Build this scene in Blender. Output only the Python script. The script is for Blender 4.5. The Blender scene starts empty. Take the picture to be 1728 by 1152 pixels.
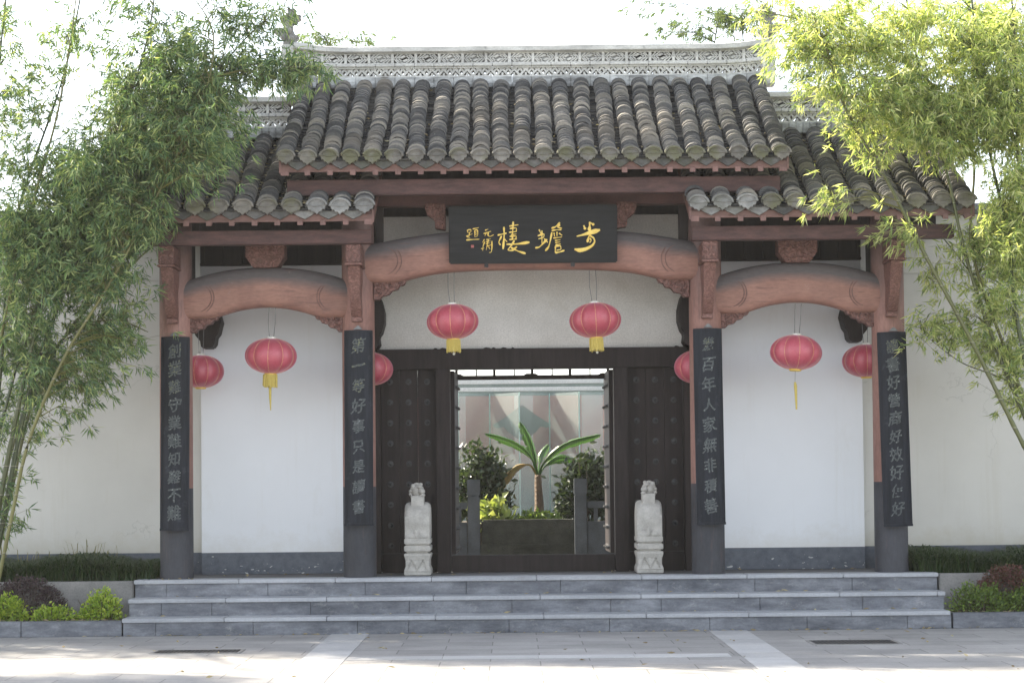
import bpy, bmesh, math, random
import numpy as np
from mathutils import Vector, Matrix
R = math.radians
random.seed(7); rng = np.random.default_rng(7)
sc = bpy.context.scene
COL = sc.collection

# ------------------------------------------------------------------ camera, sky, sun, exposure
CAMLOC = Vector((-0.213, -21.0, 1.486))
FPX = 3457.0
cam = bpy.data.cameras.new("camera"); cam_o = bpy.data.objects.new("camera", cam); COL.objects.link(cam_o)
cam.sensor_width = 36.0; cam.lens = FPX / 1728 * 36
cam.shift_y = 0.0690; cam.clip_start = 0.1; cam.clip_end = 3000
CAMM = Matrix.Translation(CAMLOC) @ Matrix.Rotation(R(90 + 1.9), 4, 'X') @ Matrix.Rotation(R(-0.55), 4, 'Z')
cam_o.matrix_world = CAMM
sc.camera = cam_o
sc.render.resolution_x = 1024; sc.render.resolution_y = 682

SUN_AZ = 60.0      # degrees left of straight behind the gate
SUN_EL = 39.0
w = bpy.data.worlds.new("World"); sc.world = w; w.use_nodes = True
nt = w.node_tree
bg = nt.nodes['Background']
sky = nt.nodes.new('ShaderNodeTexSky'); sky.sky_type = 'NISHITA'; sky.sun_disc = False
sky.sun_elevation = R(SUN_EL); sky.sun_rotation = R(-SUN_AZ)
sky.air_density = 1.0; sky.dust_density = 1.2; sky.ozone_density = 1.0
hs = nt.nodes.new('ShaderNodeHueSaturation'); hs.inputs['Saturation'].default_value = .42; nt.links.new(sky.outputs[0], hs.inputs['Color']); nt.links.new(hs.outputs[0], bg.inputs[0]); bg.inputs[1].default_value = 0.12
sl = bpy.data.lights.new("sun", 'SUN'); sl.energy = 4.6; sl.angle = R(0.6); sl.color = (1, .90, .74)
so = bpy.data.objects.new("sun", sl); COL.objects.link(so)
sd = Vector((-math.sin(R(SUN_AZ)) * math.cos(R(SUN_EL)), math.cos(R(SUN_AZ)) * math.cos(R(SUN_EL)), math.sin(R(SUN_EL))))
so.rotation_euler = sd.to_track_quat('Z', 'Y').to_euler()
so.location = (0, 0, 20)
vs = sc.view_settings; vs.view_transform = 'Standard'; vs.look = 'None'; vs.exposure = 2.1; vs.gamma = 1; vs.use_curve_mapping = False

def at(px, py, Y):
    """world point on the plane y=Y seen at photograph pixel px,py"""
    d = Vector(((px - 864) / FPX, (576 - py) / FPX + cam.shift_y * 1728 / FPX, -1.0))
    d = CAMM.to_3x3() @ d
    t = (Y - CAMLOC.y) / d.y
    return CAMLOC + d * t

# ------------------------------------------------------------------ materials
MATS = {}
def nodes(name):
    m = bpy.data.materials.new(name); m.use_nodes = True; MATS[name] = m
    return m, m.node_tree, m.node_tree.nodes['Principled BSDF']
def N(nt, t, **kw):
    n = nt.nodes.new(t)
    for k, v in kw.items():
        if k.startswith('i_'): n.inputs[k[2:].replace('_', ' ')].default_value = v
        else: setattr(n, k, v)
    return n
def noise(nt, co, scale, detail=5, rough=.6, stretch=None):
    if stretch:
        mp = N(nt, 'ShaderNodeMapping'); mp.inputs['Scale'].default_value = stretch
        nt.links.new(co, mp.inputs['Vector']); co = mp.outputs[0]
    n = N(nt, 'ShaderNodeTexNoise'); n.inputs['Scale'].default_value = scale
    n.inputs['Detail'].default_value = detail; n.inputs['Roughness'].default_value = rough
    nt.links.new(co, n.inputs['Vector']); return n.outputs['Fac']
def ramp(nt, fac, stops):
    r = N(nt, 'ShaderNodeValToRGB'); e = r.color_ramp.elements
    while len(e) < len(stops): e.new(0.5)
    for i, (p, c) in enumerate(stops):
        e[i].position = p; e[i].color = (*c, 1) if len(c) == 3 else c
    nt.links.new(fac, r.inputs[0]); return r.outputs[0]
def mix(nt, fac, a, b, mode='MIX'):
    m = N(nt, 'ShaderNodeMix', data_type='RGBA', blend_type=mode)
    for s, v in ((0, fac), (6, a), (7, b)):
        if hasattr(v, 'links') or hasattr(v, 'is_output'): nt.links.new(v, m.inputs[s])
        elif isinstance(v, (int, float)): m.inputs[s].default_value = v
        else: m.inputs[s].default_value = (*v, 1)
    return m.outputs[2]
def bump(nt, b, h, strength=.3, dist=.01):
    n = N(nt, 'ShaderNodeBump'); n.inputs['Strength'].default_value = strength; n.inputs['Distance'].default_value = dist
    nt.links.new(h, n.inputs['Height']); nt.links.new(n.outputs[0], b.inputs['Normal'])
def objco(nt): return N(nt, 'ShaderNodeTexCoord').outputs['Object']
def g3(a): return (a, a, a)

def mat_basic(name, c1, c2, scale=6, rough=.7, bs=.3, bd=.01, stretch=None, fine=60, lo=.35, hi=.68, c3=None, metal=0):
    m, t, b = nodes(name); co = objco(t)
    n1 = noise(t, co, scale, 6, .65, stretch); n2 = noise(t, co, fine, 4, .6, stretch)
    c = ramp(t, n1, [(lo, c1), (hi, c2)])
    c = mix(t, .35, c, ramp(t, n2, [(.3, g3(.55)), (.7, g3(1.35))]), 'MULTIPLY')
    if c3:
        n3 = noise(t, co, scale * 2.3, 7, .7)
        c = mix(t, ramp(t, n3, [(.6, g3(0)), (.72, g3(1))]), c, c3)
    t.links.new(c, b.inputs['Base Color']); b.inputs['Roughness'].default_value = rough; b.inputs['Metallic'].default_value = metal
    bump(t, b, n2, bs, bd); return m

mat_basic('gold', (.74, .50, .09), (.85, .64, .18), 12, .5, .1)
mat_basic('dark_wood', (.013, .0095, .009), (.030, .022, .021), 3, .62, .25, .004, (6, 6, .6), 30)
mat_basic('black_lacquer', (.006, .0065, .007), (.016, .017, .018), 2.5, .6, .2, .003, (.7, 6, 7), 26)
mat_basic('board_lacquer', (.008, .010, .014), (.020, .023, .032), 3, .6, .3, .003, (9, 9, .8), 30, c3=(.035, .04, .05))
mat_basic('eave_wood', (.060, .036, .034), (.115, .062, .056), 4, .6, .3, .004, (1, 4, 5), 40)  # red timber darkened to carry the shade under the eaves
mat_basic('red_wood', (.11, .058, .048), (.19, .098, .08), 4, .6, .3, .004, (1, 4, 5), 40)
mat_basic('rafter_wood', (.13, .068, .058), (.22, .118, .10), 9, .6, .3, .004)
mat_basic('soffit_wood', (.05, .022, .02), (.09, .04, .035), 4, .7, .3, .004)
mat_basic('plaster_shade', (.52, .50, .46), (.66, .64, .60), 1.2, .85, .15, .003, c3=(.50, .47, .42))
mat_basic('concrete', (.17, .165, .16), (.28, .27, .255), 3, .9, .4, .006)
def mat_statue():
    m, t, b = nodes('stone_white'); co = objco(t)
    n1 = noise(t, co, 9, 6, .65); n2 = noise(t, co, 60, 5, .7)
    c = ramp(t, n1, [(.32, (.33, .315, .285)), (.68, (.48, .46, .42))])
    g = N(t, 'ShaderNodeNewGeometry'); c = mix(t, ramp(t, g.outputs['Pointiness'], [(.44, g3(.6)), (.49, g3(0))]), c, (.08, .075, .065))
    c = mix(t, .4, c, ramp(t, n2, [(.3, g3(.6)), (.7, g3(1.3))]), 'MULTIPLY')
    t.links.new(c, b.inputs['Base Color']); b.inputs['Roughness'].default_value = .85; bump(t, b, n2, .6, .005)
mat_statue()
mat_basic('stone_blue', (.03, .037, .045), (.06, .07, .083), 5, .7, .3, .005)
mat_basic('stone_moss', (.018, .022, .014), (.055, .055, .045), 7, .9, .6, .02, c3=(.05, .07, .02))
mat_basic('ridge_stone', (.40, .395, .37), (.66, .65, .61), 3.2, .9, .4, .008, (1, 1, 2.5), 40, c3=(.26, .26, .25))
mat_basic('ridge_mid', (.22, .22, .22), (.42, .43, .42), 3.2, .9, .4, .008, None, 40)
mat_basic('ridge_dark', (.07, .07, .07), (.16, .16, .155), 6, .9, .4, .006)
mat_basic('finial_stone', (.17, .165, .155), (.30, .29, .27), 9, .9, .8, .03, c3=(.12, .115, .10))
mat_basic('soil', (.04, .03, .02), (.10, .075, .05), 9, .95, .8, .03)
mat_basic('iron', (.03, .03, .032), (.06, .06, .06), 20, .6, .3)
mat_basic('white_metal', (.62, .66, .68), (.72, .75, .77), 5, .35, .05)
mat_basic('white_cap', (.6, .58, .5), (.8, .78, .7), 12, .3, .05)
mat_basic('cord_grey', (.10, .10, .10), (.2, .2, .2), 20, .8, .05)
mat_basic('fringe', (.42, .32, .06), (.62, .50, .14), 50, .7, .4, .004, (9, 9, 1))
mat_basic('bark', (.05, .04, .03), (.13, .10, .08), 9, .9, .8, .02)
mat_basic('banana_stem', (.10, .07, .04), (.22, .15, .10), 9, .8, .5, .01, (6, 6, 1))
mat_basic('back_wall', (.50, .52, .52), (.64, .65, .65), 2, .8, .1)

def carved(name, c1, c2, scale=38, dist=.02):
    m, t, b = nodes(name); co = objco(t)
    v = N(t, 'ShaderNodeTexVoronoi', feature='SMOOTH_F1'); v.inputs['Scale'].default_value = scale
    mp = N(t, 'ShaderNodeVectorMath', operation='ADD')
    nz = N(t, 'ShaderNodeTexNoise'); nz.inputs['Scale'].default_value = 14
    t.links.new(co, nz.inputs['Vector']); sc_ = N(t, 'ShaderNodeVectorMath', operation='SCALE'); sc_.inputs['Scale'].default_value = .09
    t.links.new(nz.outputs['Color'], sc_.inputs[0]); t.links.new(co, mp.inputs[0]); t.links.new(sc_.outputs[0], mp.inputs[1])
    t.links.new(mp.outputs[0], v.inputs['Vector'])
    c = ramp(t, v.outputs['Distance'], [(.1, c2), (.55, c1)])
    n2 = noise(t, co, 7, 5, .6); c = mix(t, .4, c, ramp(t, n2, [(.3, g3(.6)), (.7, g3(1.3))]), 'MULTIPLY')
    t.links.new(c, b.inputs['Base Color']); b.inputs['Roughness'].default_value = .65
    bump(t, b, v.outputs['Distance'], 1.0, -dist); return m
carved('carved_red', (.10, .045, .036), (.235, .115, .092), 42, .02)
carved('carved_red_fine', (.13, .06, .048), (.25, .125, .10), 60, .008)

def mat_column():
    m, t, b = nodes('column_paint'); co = objco(t)
    n1 = noise(t, co, 2.2, 6, .65, (1, 1, .6)); n2 = noise(t, co, 45, 4, .6, (1, 1, .3))
    red = ramp(t, n1, [(.3, (.215, .112, .09)), (.7, (.305, .165, .135))])
    grey = ramp(t, n1, [(.3, (.030, .032, .038)), (.7, (.056, .057, .066))])
    sp = N(t, 'ShaderNodeSeparateXYZ'); t.links.new(co, sp.inputs[0])
    gt = N(t, 'ShaderNodeMath', operation='GREATER_THAN'); gt.inputs[1].default_value = 1.435
    t.links.new(sp.outputs[2], gt.inputs[0])
    c = mix(t, gt.outputs[0], grey, red)
    # soot blown on the paint where the beams come in
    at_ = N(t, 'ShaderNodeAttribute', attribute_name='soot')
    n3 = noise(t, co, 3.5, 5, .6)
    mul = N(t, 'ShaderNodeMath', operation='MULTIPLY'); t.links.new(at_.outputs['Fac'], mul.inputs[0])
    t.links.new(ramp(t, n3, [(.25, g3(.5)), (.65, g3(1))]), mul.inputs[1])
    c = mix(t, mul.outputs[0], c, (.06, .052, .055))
    n5 = noise(t, co, 14, 7, .7, (1.5, 1.5, .12)); c = mix(t, ramp(t, n5, [(.57, g3(0)), (.64, g3(.4))]), c, (.10, .065, .06))
    c = mix(t, .4, c, ramp(t, n2, [(.3, g3(.6)), (.7, g3(1.3))]), 'MULTIPLY')
    t.links.new(c, b.inputs['Base Color']); b.inputs['Roughness'].default_value = .6
    bump(t, b, n2, .15, .004)
mat_column()

def mat_wall(name, hi, lo, stain, zb=.745, chips=True, crack=1):
    m, t, b = nodes(name); co = objco(t)
    n1 = noise(t, co, .7, 6, .6); n2 = noise(t, co, 55, 4, .6); n3 = noise(t, co, 3.2, 8, .72, (1.0, 1, .35))
    c = ramp(t, n1, [(.3, lo), (.7, hi)])
    c = mix(t, ramp(t, n3, [(.60, g3(0)), (.78, g3(.35))]), c, stain)
    sp = N(t, 'ShaderNodeSeparateXYZ'); t.links.new(co, sp.inputs[0])
    # grime splashed up from the ground, ragged upper edge
    ad = N(t, 'ShaderNodeMath', operation='MULTIPLY_ADD'); n4 = noise(t, co, 5, 6, .7)
    t.links.new(n4, ad.inputs[0]); ad.inputs[1].default_value = -.7; t.links.new(sp.outputs[2], ad.inputs[2])
    c = mix(t, ramp(t, ad.outputs[0], [(.36, g3(.5)), (.62, g3(0))]), c, stain)
    vo = N(t, 'ShaderNodeTexVoronoi', feature='DISTANCE_TO_EDGE'); vo.inputs['Scale'].default_value = .9
    wob = N(t, 'ShaderNodeVectorMath', operation='ADD'); nw = N(t, 'ShaderNodeTexNoise'); nw.inputs['Scale'].default_value = 5; nw.inputs['Detail'].default_value = 6; t.links.new(co, nw.inputs['Vector'])
    ws = N(t, 'ShaderNodeVectorMath', operation='SCALE'); ws.inputs['Scale'].default_value = .5; t.links.new(nw.outputs['Color'], ws.inputs[0]); t.links.new(co, wob.inputs[0]); t.links.new(ws.outputs[0], wob.inputs[1]); t.links.new(wob.outputs[0], vo.inputs['Vector'])
    ck = ramp(t, vo.outputs['Distance'], [(0, g3(1)), (.006, g3(0))]); n6 = noise(t, co, .9, 3, .5)
    if crack: ck = mix(t, 1, ck, ramp(t, n6, [(.52, g3(0)), (.6, g3(.4))]), 'MULTIPLY'); c = mix(t, ck, c, (.26, .25, .22))
    n7 = noise(t, co, 2.2, 6, .7, (3.2, 1, .16)); c = mix(t, ramp(t, n7, [(.56, g3(0)), (.75, g3(.30))]), c, stain)
    nb = noise(t, co, 11, 8, .75); band = ramp(t, nb, [(.35, (.072, .082, .10)), (.62, (.115, .125, .145))])
    if chips:
        v = noise(t, co, 16, 3, .5, (1, 1, 2.2))
        v2 = N(t, 'ShaderNodeMath', operation='MULTIPLY_ADD'); t.links.new(sp.outputs[2], v2.inputs[0]); v2.inputs[1].default_value = -.42; v2.inputs[2].default_value = .31
        v3 = N(t, 'ShaderNodeMath', operation='ADD'); t.links.new(v, v3.inputs[0]); t.links.new(v2.outputs[0], v3.inputs[1])
        band = mix(t, ramp(t, v3.outputs[0], [(.74, g3(0)), (.76, g3(.8))]), band, (.5, .5, .48))
    gt = N(t, 'ShaderNodeMath', operation='GREATER_THAN'); gt.inputs[1].default_value = zb; t.links.new(sp.outputs[2], gt.inputs[0])
    c = mix(t, gt.outputs[0], band, c)
    t.links.new(c, b.inputs['Base Color']); b.inputs['Roughness'].default_value = .85
    bump(t, b, n2, .12, .003)
mat_wall('wall_white', (.72, .735, .75), (.67, .68, .69), (.56, .54, .49), crack=0)
mat_wall('wall_beige', (.56, .545, .50), (.48, .465, .425), (.42, .38, .29))

def mat_tile(name='roof_tile', k=1.0):
    m, t, b = nodes(name); co = objco(t)
    g = N(t, 'ShaderNodeNewGeometry')
    c = ramp(t, g.outputs['Random Per Island'], [(0, (.045, .045, .047)), (.3, (.085, .085, .087)), (.6, (.135, .131, .127)), (.82, (.20, .188, .168)), (1, (.30, .275, .235))])
    n1 = noise(t, co, 1.6, 6, .65); n2 = noise(t, co, 50, 5, .65)
    c = mix(t, .75, c, ramp(t, n1, [(.3, g3(.6)), (.7, g3(1.25))]), 'MULTIPLY')
    n3 = noise(t, co, 22, 6, .75)
    c = mix(t, ramp(t, n3, [(.6, g3(0)), (.72, g3(.55))]), c, (.24, .24, .22))
    n4 = noise(t, co, 9, 6, .75)
    c = mix(t, ramp(t, n4, [(.60, g3(0)), (.72, g3(.5))]), c, (.075, .085, .035))
    c = mix(t, .4, c, ramp(t, n2, [(.3, g3(.5)), (.7, g3(1.4))]), 'MULTIPLY')
    n8 = noise(t, co, 1.1, 5, .6); c = mix(t, ramp(t, n8, [(.52, g3(0)), (.66, g3(.45))]), c, (.25, .22, .18))  # broad warm patches paint sunlight onto the tiles
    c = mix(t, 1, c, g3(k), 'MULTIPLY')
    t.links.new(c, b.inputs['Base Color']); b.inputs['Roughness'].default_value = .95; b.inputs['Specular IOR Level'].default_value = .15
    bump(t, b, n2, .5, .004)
mat_tile(); mat_tile('pan_tile', .30)  # pan tiles use a darkened copy that paints shade into the valleys
def mat_foot():
    m, t, b = nodes('ridge_foot'); co = objco(t)
    n1 = noise(t, co, 5, 8, .75, (.6, 1, 1.4)); c = ramp(t, n1, [(.34, (.10, .10, .10)), (.5, (.30, .305, .30)), (.66, (.60, .61, .60))])
    t.links.new(c, b.inputs['Base Color']); b.inputs['Roughness'].default_value = .9; bump(t, b, n1, .5, .01)
mat_foot()
def mat_cap(name, a, bcol, moss):
    m, t, b = nodes(name); co = objco(t)
    g = N(t, 'ShaderNodeObjectInfo')
    n1 = noise(t, co, 11, 6, .65); n2 = noise(t, co, 60, 5, .65); n5 = noise(t, co, 4, 4, .6)
    c = ramp(t, n1, [(.3, a), (.7, bcol)])
    c = mix(t, .8, c, ramp(t, g.outputs['Random'], [(0, g3(.65)), (1, g3(1.35))]), 'MULTIPLY')
    c = mix(t, ramp(t, n5, [(.45, g3(0)), (.62, g3(.75))]), c, moss)
    t.links.new(c, b.inputs['Base Color']); b.inputs['Roughness'].default_value = .85
    bump(t, b, n2, .6, .006)
mat_cap('cap_tile', (.085, .08, .07), (.19, .175, .15), (.10, .10, .045))
mat_cap('drip_tile_clay', (.05, .05, .048), (.12, .115, .108), (.06, .062, .04))
mat_cap('lime_tile', (.11, .11, .105), (.25, .245, .23), (.12, .12, .10))

def mat_paving():
    m, t, b = nodes('paving_stone'); co = objco(t)
    br = N(t, 'ShaderNodeTexBrick'); br.offset = .5; br.inputs['Scale'].default_value = 1.0
    br.inputs['Brick Width'].default_value = .82; br.inputs['Row Height'].default_value = .41
    br.inputs['Mortar Size'].default_value = .006; br.inputs['Mortar Smooth'].default_value = .3; br.inputs['Bias'].default_value = 0
    br.inputs['Color1'].default_value = (.25, .245, .24, 1); br.inputs['Color2'].default_value = (.315, .305, .298, 1); br.inputs['Mortar'].default_value = (.14, .135, .13, 1)
    t.links.new(co, br.inputs['Vector'])
    n1 = noise(t, co, 1.3, 7, .65); n2 = noise(t, co, 30, 5, .7, (1, 1.5, 1))
    c = mix(t, .7, br.outputs['Color'], ramp(t, n1, [(.3, g3(.68)), (.7, g3(1.22))]), 'MULTIPLY')
    c = mix(t, .5, c, ramp(t, n2, [(.3, g3(.7)), (.7, g3(1.25))]), 'MULTIPLY')
    n3 = noise(t, co, 6, 7, .75); c = mix(t, ramp(t, n3, [(.58, g3(0)), (.7, g3(.4))]), c, (.17, .15, .13))
    t.links.new(c, b.inputs['Base Color']); b.inputs['Roughness'].default_value = .7
    bump(t, b, n2, .25, .004)
mat_paving()
def mat_step(name, stops, extra=(.36, .36, .35)):
    m, t, b = nodes(name); co = objco(t)
    g = N(t, 'ShaderNodeNewGeometry')
    n1 = noise(t, co, 2.3, 8, .72, (.7, 1, 2.2)); n2 = noise(t, co, 45, 5, .7)
    c = ramp(t, n1, stops)
    c = mix(t, .8, c, ramp(t, g.outputs['Random Per Island'], [(0, g3(.88)), (1, g3(1.12))]), 'MULTIPLY')
    n3 = noise(t, co, 7, 8, .8, (1, 1, 1.6)); c = mix(t, ramp(t, n3, [(.56, g3(0)), (.68, g3(.45))]), c, extra)
    n4 = noise(t, co, 4, 8, .8, (.35, 1, 1)); c = mix(t, ramp(t, n4, [(.60, g3(0)), (.75, g3(.5))]), c, (.10, .085, .065))
    c = mix(t, .4, c, ramp(t, n2, [(.3, g3(.7)), (.7, g3(1.3))]), 'MULTIPLY')
    t.links.new(c, b.inputs['Base Color']); b.inputs['Roughness'].default_value = .65
    bump(t, b, n2, .4, .004)
mat_step('step_stone', [(.36, (.062, .068, .082)), (.5, (.125, .132, .15)), (.66, (.225, .235, .255))])
mat_step('tread_stone', [(.3, (.27, .28, .30)), (.7, (.40, .41, .43))], (.5, .5, .5))
mat_step('band_stone', [(.3, (.34, .34, .345)), (.7, (.46, .455, .45))], (.55, .55, .54))

def mat_leaf(name, ramp_cols, trans=.45, rough=.5):
    m, t, b = nodes(name)
    g = N(t, 'ShaderNodeNewGeometry')
    k = len(ramp_cols); c = ramp(t, g.outputs['Random Per Island'], [(i / (k - 1), c_) for i, c_ in enumerate(ramp_cols)])
    t.links.new(c, b.inputs['Base Color']); b.inputs['Roughness'].default_value = rough
    tr = N(t, 'ShaderNodeBsdfTranslucent'); t.links.new(mix(t, 1, c, (1.5, 1.45, .7), 'MULTIPLY'), tr.inputs[0])
    ms = N(t, 'ShaderNodeMixShader'); ms.inputs[0].default_value = trans
    t.links.new(b.outputs[0], ms.inputs[1]); t.links.new(tr.outputs[0], ms.inputs[2])
    t.links.new(ms.outputs[0], t.nodes['Material Output'].inputs[0])
mat_leaf('bamboo_leaf', [(.05, .105, .05), (.085, .155, .068), (.13, .21, .085), (.21, .29, .12), (.38, .42, .19)], .4)
mat_leaf('bamboo_leaf_sunny', [(.12, .19, .075), (.22, .30, .11), (.35, .42, .165), (.47, .51, .24), (.60, .60, .38)], .58)  # brighter copy of the leaf, with sunlight put into its colours
mat_leaf('bamboo_leaf_far', [(.06, .10, .04), (.10, .15, .06), (.14, .18, .08)])
mat_leaf('tree_leaf', [(.04, .075, .02), (.08, .12, .035)], .3)
mat_leaf('grass_leaf', [(.02, .045, .014), (.035, .07, .02), (.06, .09, .03)], .25)
mat_leaf('dry_grass', [(.25, .20, .10), (.16, .17, .07)], .3)
mat_leaf('shrub_lime', [(.13, .22, .025), (.24, .36, .035), (.36, .46, .055), (.44, .50, .08)], .35)
mat_leaf('shrub_lime_dark', [(.06, .10, .02), (.10, .16, .03), (.20, .28, .04)], .3)
mat_leaf('shrub_purple', [(.04, .025, .032), (.065, .04, .05), (.09, .055, .06), (.06, .055, .04)], .2)
mat_leaf('shrub_red', [(.12, .04, .04), (.17, .06, .055), (.10, .05, .04), (.08, .09, .03)], .25)
mat_leaf('shrub_dark', [(.018, .03, .014), (.032, .052, .022), (.055, .08, .038)], .25, .35)
mat_leaf('variegated', [(.16, .22, .05), (.32, .36, .14)], .3)

def mat_culm():
    m, t, b = nodes('culm_skin'); co = objco(t); spz = N(t, 'ShaderNodeSeparateXYZ'); t.links.new(co, spz.inputs[0])
    fr = N(t, 'ShaderNodeMath', operation='FRACT'); ml = N(t, 'ShaderNodeMath', operation='MULTIPLY'); ml.inputs[1].default_value = 3.6; t.links.new(spz.outputs[2], ml.inputs[0]); t.links.new(ml.outputs[0], fr.inputs[0])
    g = N(t, 'ShaderNodeObjectInfo')
    n = noise(t, co, 3, 5, .6, (1, 1, .4))
    c = mix(t, g.outputs['Random'], (.03, .045, .015), (.13, .125, .035))
    c = mix(t, .6, c, ramp(t, n, [(.3, g3(.6)), (.7, g3(1.3))]), 'MULTIPLY')
    c = mix(t, ramp(t, fr.outputs[0], [(0, g3(.8)), (.045, g3(0))]), c, (.30, .29, .20)); c = mix(t, ramp(t, fr.outputs[0], [(.955, g3(0)), (.985, g3(.7))]), c, (.02, .02, .012))
    t.links.new(c, b.inputs['Base Color']); b.inputs['Roughness'].default_value = .4
mat_culm()
def mat_banana():
    m, t, b = nodes('banana_leaf'); co = objco(t)
    wv = N(t, 'ShaderNodeTexWave'); wv.inputs['Scale'].default_value = 14; wv.inputs['Distortion'].default_value = 1.5
    t.links.new(co, wv.inputs['Vector'])
    c = ramp(t, wv.outputs['Fac'], [(.2, (.035, .09, .02)), (.8, (.08, .17, .03))])
    t.links.new(c, b.inputs['Base Color']); b.inputs['Roughness'].default_value = .4
    tr = N(t, 'ShaderNodeBsdfTranslucent'); t.links.new(c, tr.inputs[0])
    ms = N(t, 'ShaderNodeMixShader'); ms.inputs[0].default_value = .25
    t.links.new(b.outputs[0], ms.inputs[1]); t.links.new(tr.outputs[0], ms.inputs[2]); t.links.new(ms.outputs[0], t.nodes['Material Output'].inputs[0])
mat_banana()
mat_basic('banana_dry', (.16, .13, .03), (.22, .14, .04), 9, .7, .3)
def mat_silk():
    m, t, b = nodes('lantern_silk'); co = objco(t)
    wv = noise(t, co, 60, 3, .5, (1, 1, 5))
    c = ramp(t, wv, [(.3, (.47, .065, .095)), (.7, (.62, .125, .165))])
    oi = N(t, 'ShaderNodeObjectInfo'); fd = noise(t, co, 5, 4, .6); c = mix(t, ramp(t, fd, [(.4, g3(0)), (.7, g3(.5))]), c, (.60, .17, .20)); c = mix(t, .8, c, ramp(t, oi.outputs['Random'], [(0, (.85, .75, .75)), (1, (1.05, 1.1, 1.15))]), 'MULTIPLY')
    t.links.new(c, b.inputs['Base Color']); b.inputs['Roughness'].default_value = .40
    b.inputs['Sheen Weight'].default_value = 1.0; b.inputs['Sheen Roughness'].default_value = .35; b.inputs['Sheen Tint'].default_value = (1, .55, .7, 1)
    b.inputs['Specular IOR Level'].default_value = .8
    bump(t, b, wv, .25, .003)
    tr = N(t, 'ShaderNodeBsdfTranslucent'); t.links.new(c, tr.inputs[0])
    ms = N(t, 'ShaderNodeMixShader'); ms.inputs[0].default_value = .22
    t.links.new(b.outputs[0], ms.inputs[1]); t.links.new(tr.outputs[0], ms.inputs[2]); t.links.new(ms.outputs[0], t.nodes['Material Output'].inputs[0])
mat_silk()
mat_basic('lantern_rib', (.60, .25, .15), (.75, .45, .25), 20, .3, .05)
def mat_glass():
    m, t, b = nodes('screen_glass'); co = objco(t)
    n = noise(t, co, 40, 4, .6)
    c = ramp(t, n, [(.3, (.33, .36, .35)), (.7, (.41, .43, .42))])
    t.links.new(c, b.inputs['Base Color']); b.inputs['Roughness'].default_value = .22
    tp = N(t, 'ShaderNodeBsdfTransparent'); tp.inputs[0].default_value = (.85, .93, .93, 1)
    ms = N(t, 'ShaderNodeMixShader'); ms.inputs[0].default_value = .68
    t.links.new(b.outputs[0], ms.inputs[1]); t.links.new(tp.outputs[0], ms.inputs[2]); t.links.new(ms.outputs[0], t.nodes['Material Output'].inputs[0])
mat_glass()
mat_basic('reflection_pink', (.60, .24, .22), (.70, .32, .29), 4, .8, .1)  # colour of the glass reflection, carried by sheets behind it
mat_basic('reflection_dark', (.15, .15, .14), (.22, .20, .19), 4, .8, .1)  # tone of the diamond seen reflected in the glass
mat_basic('glass_edge', (.42, .58, .56), (.5, .66, .62), 5, .2, .0)
mat_basic('glass_header', (.16, .20, .19), (.22, .26, .25), 5, .5, .0)
mat_basic('hook_metal', (.12, .12, .12), (.2, .2, .2), 20, .6, .2)
def mat_faded(name, a, b_, dark=(.06, .068, .07), lo=.5, hi=.66):
    m, t, b = nodes(name); co = objco(t)
    n = noise(t, co, 55, 5, .7); n2 = noise(t, co, 9, 3, .5)
    c = ramp(t, n2, [(.3, a), (.7, b_)])
    c = mix(t, ramp(t, n, [(lo, g3(1)), (hi, g3(0))]), c, dark)
    t.links.new(c, b.inputs['Base Color']); b.inputs['Roughness'].default_value = .8
mat_faded('paint_olive', (.24, .24, .09), (.33, .32, .14), lo=.54, hi=.70)
mat_faded('paint_pale', (.27, .31, .29), (.40, .42, .39), lo=.56, hi=.72)
mat_faded('paint_grey', (.17, .18, .19), (.25, .26, .26), lo=.54, hi=.70)
mat_basic('seal_red', (.35, .10, .09), (.45, .14, .12), 30, .7, .1)

for k_, v_ in (('dark_wood', .2), ('board_lacquer', .2), ('black_lacquer', .25), ('column_paint', .3), ('beam_paint', .3), ('eave_wood', .2), ('iron', .3)):
    if k_ in MATS: MATS[k_].node_tree.nodes['Principled BSDF'].inputs['Specular IOR Level'].default_value = v_

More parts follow.
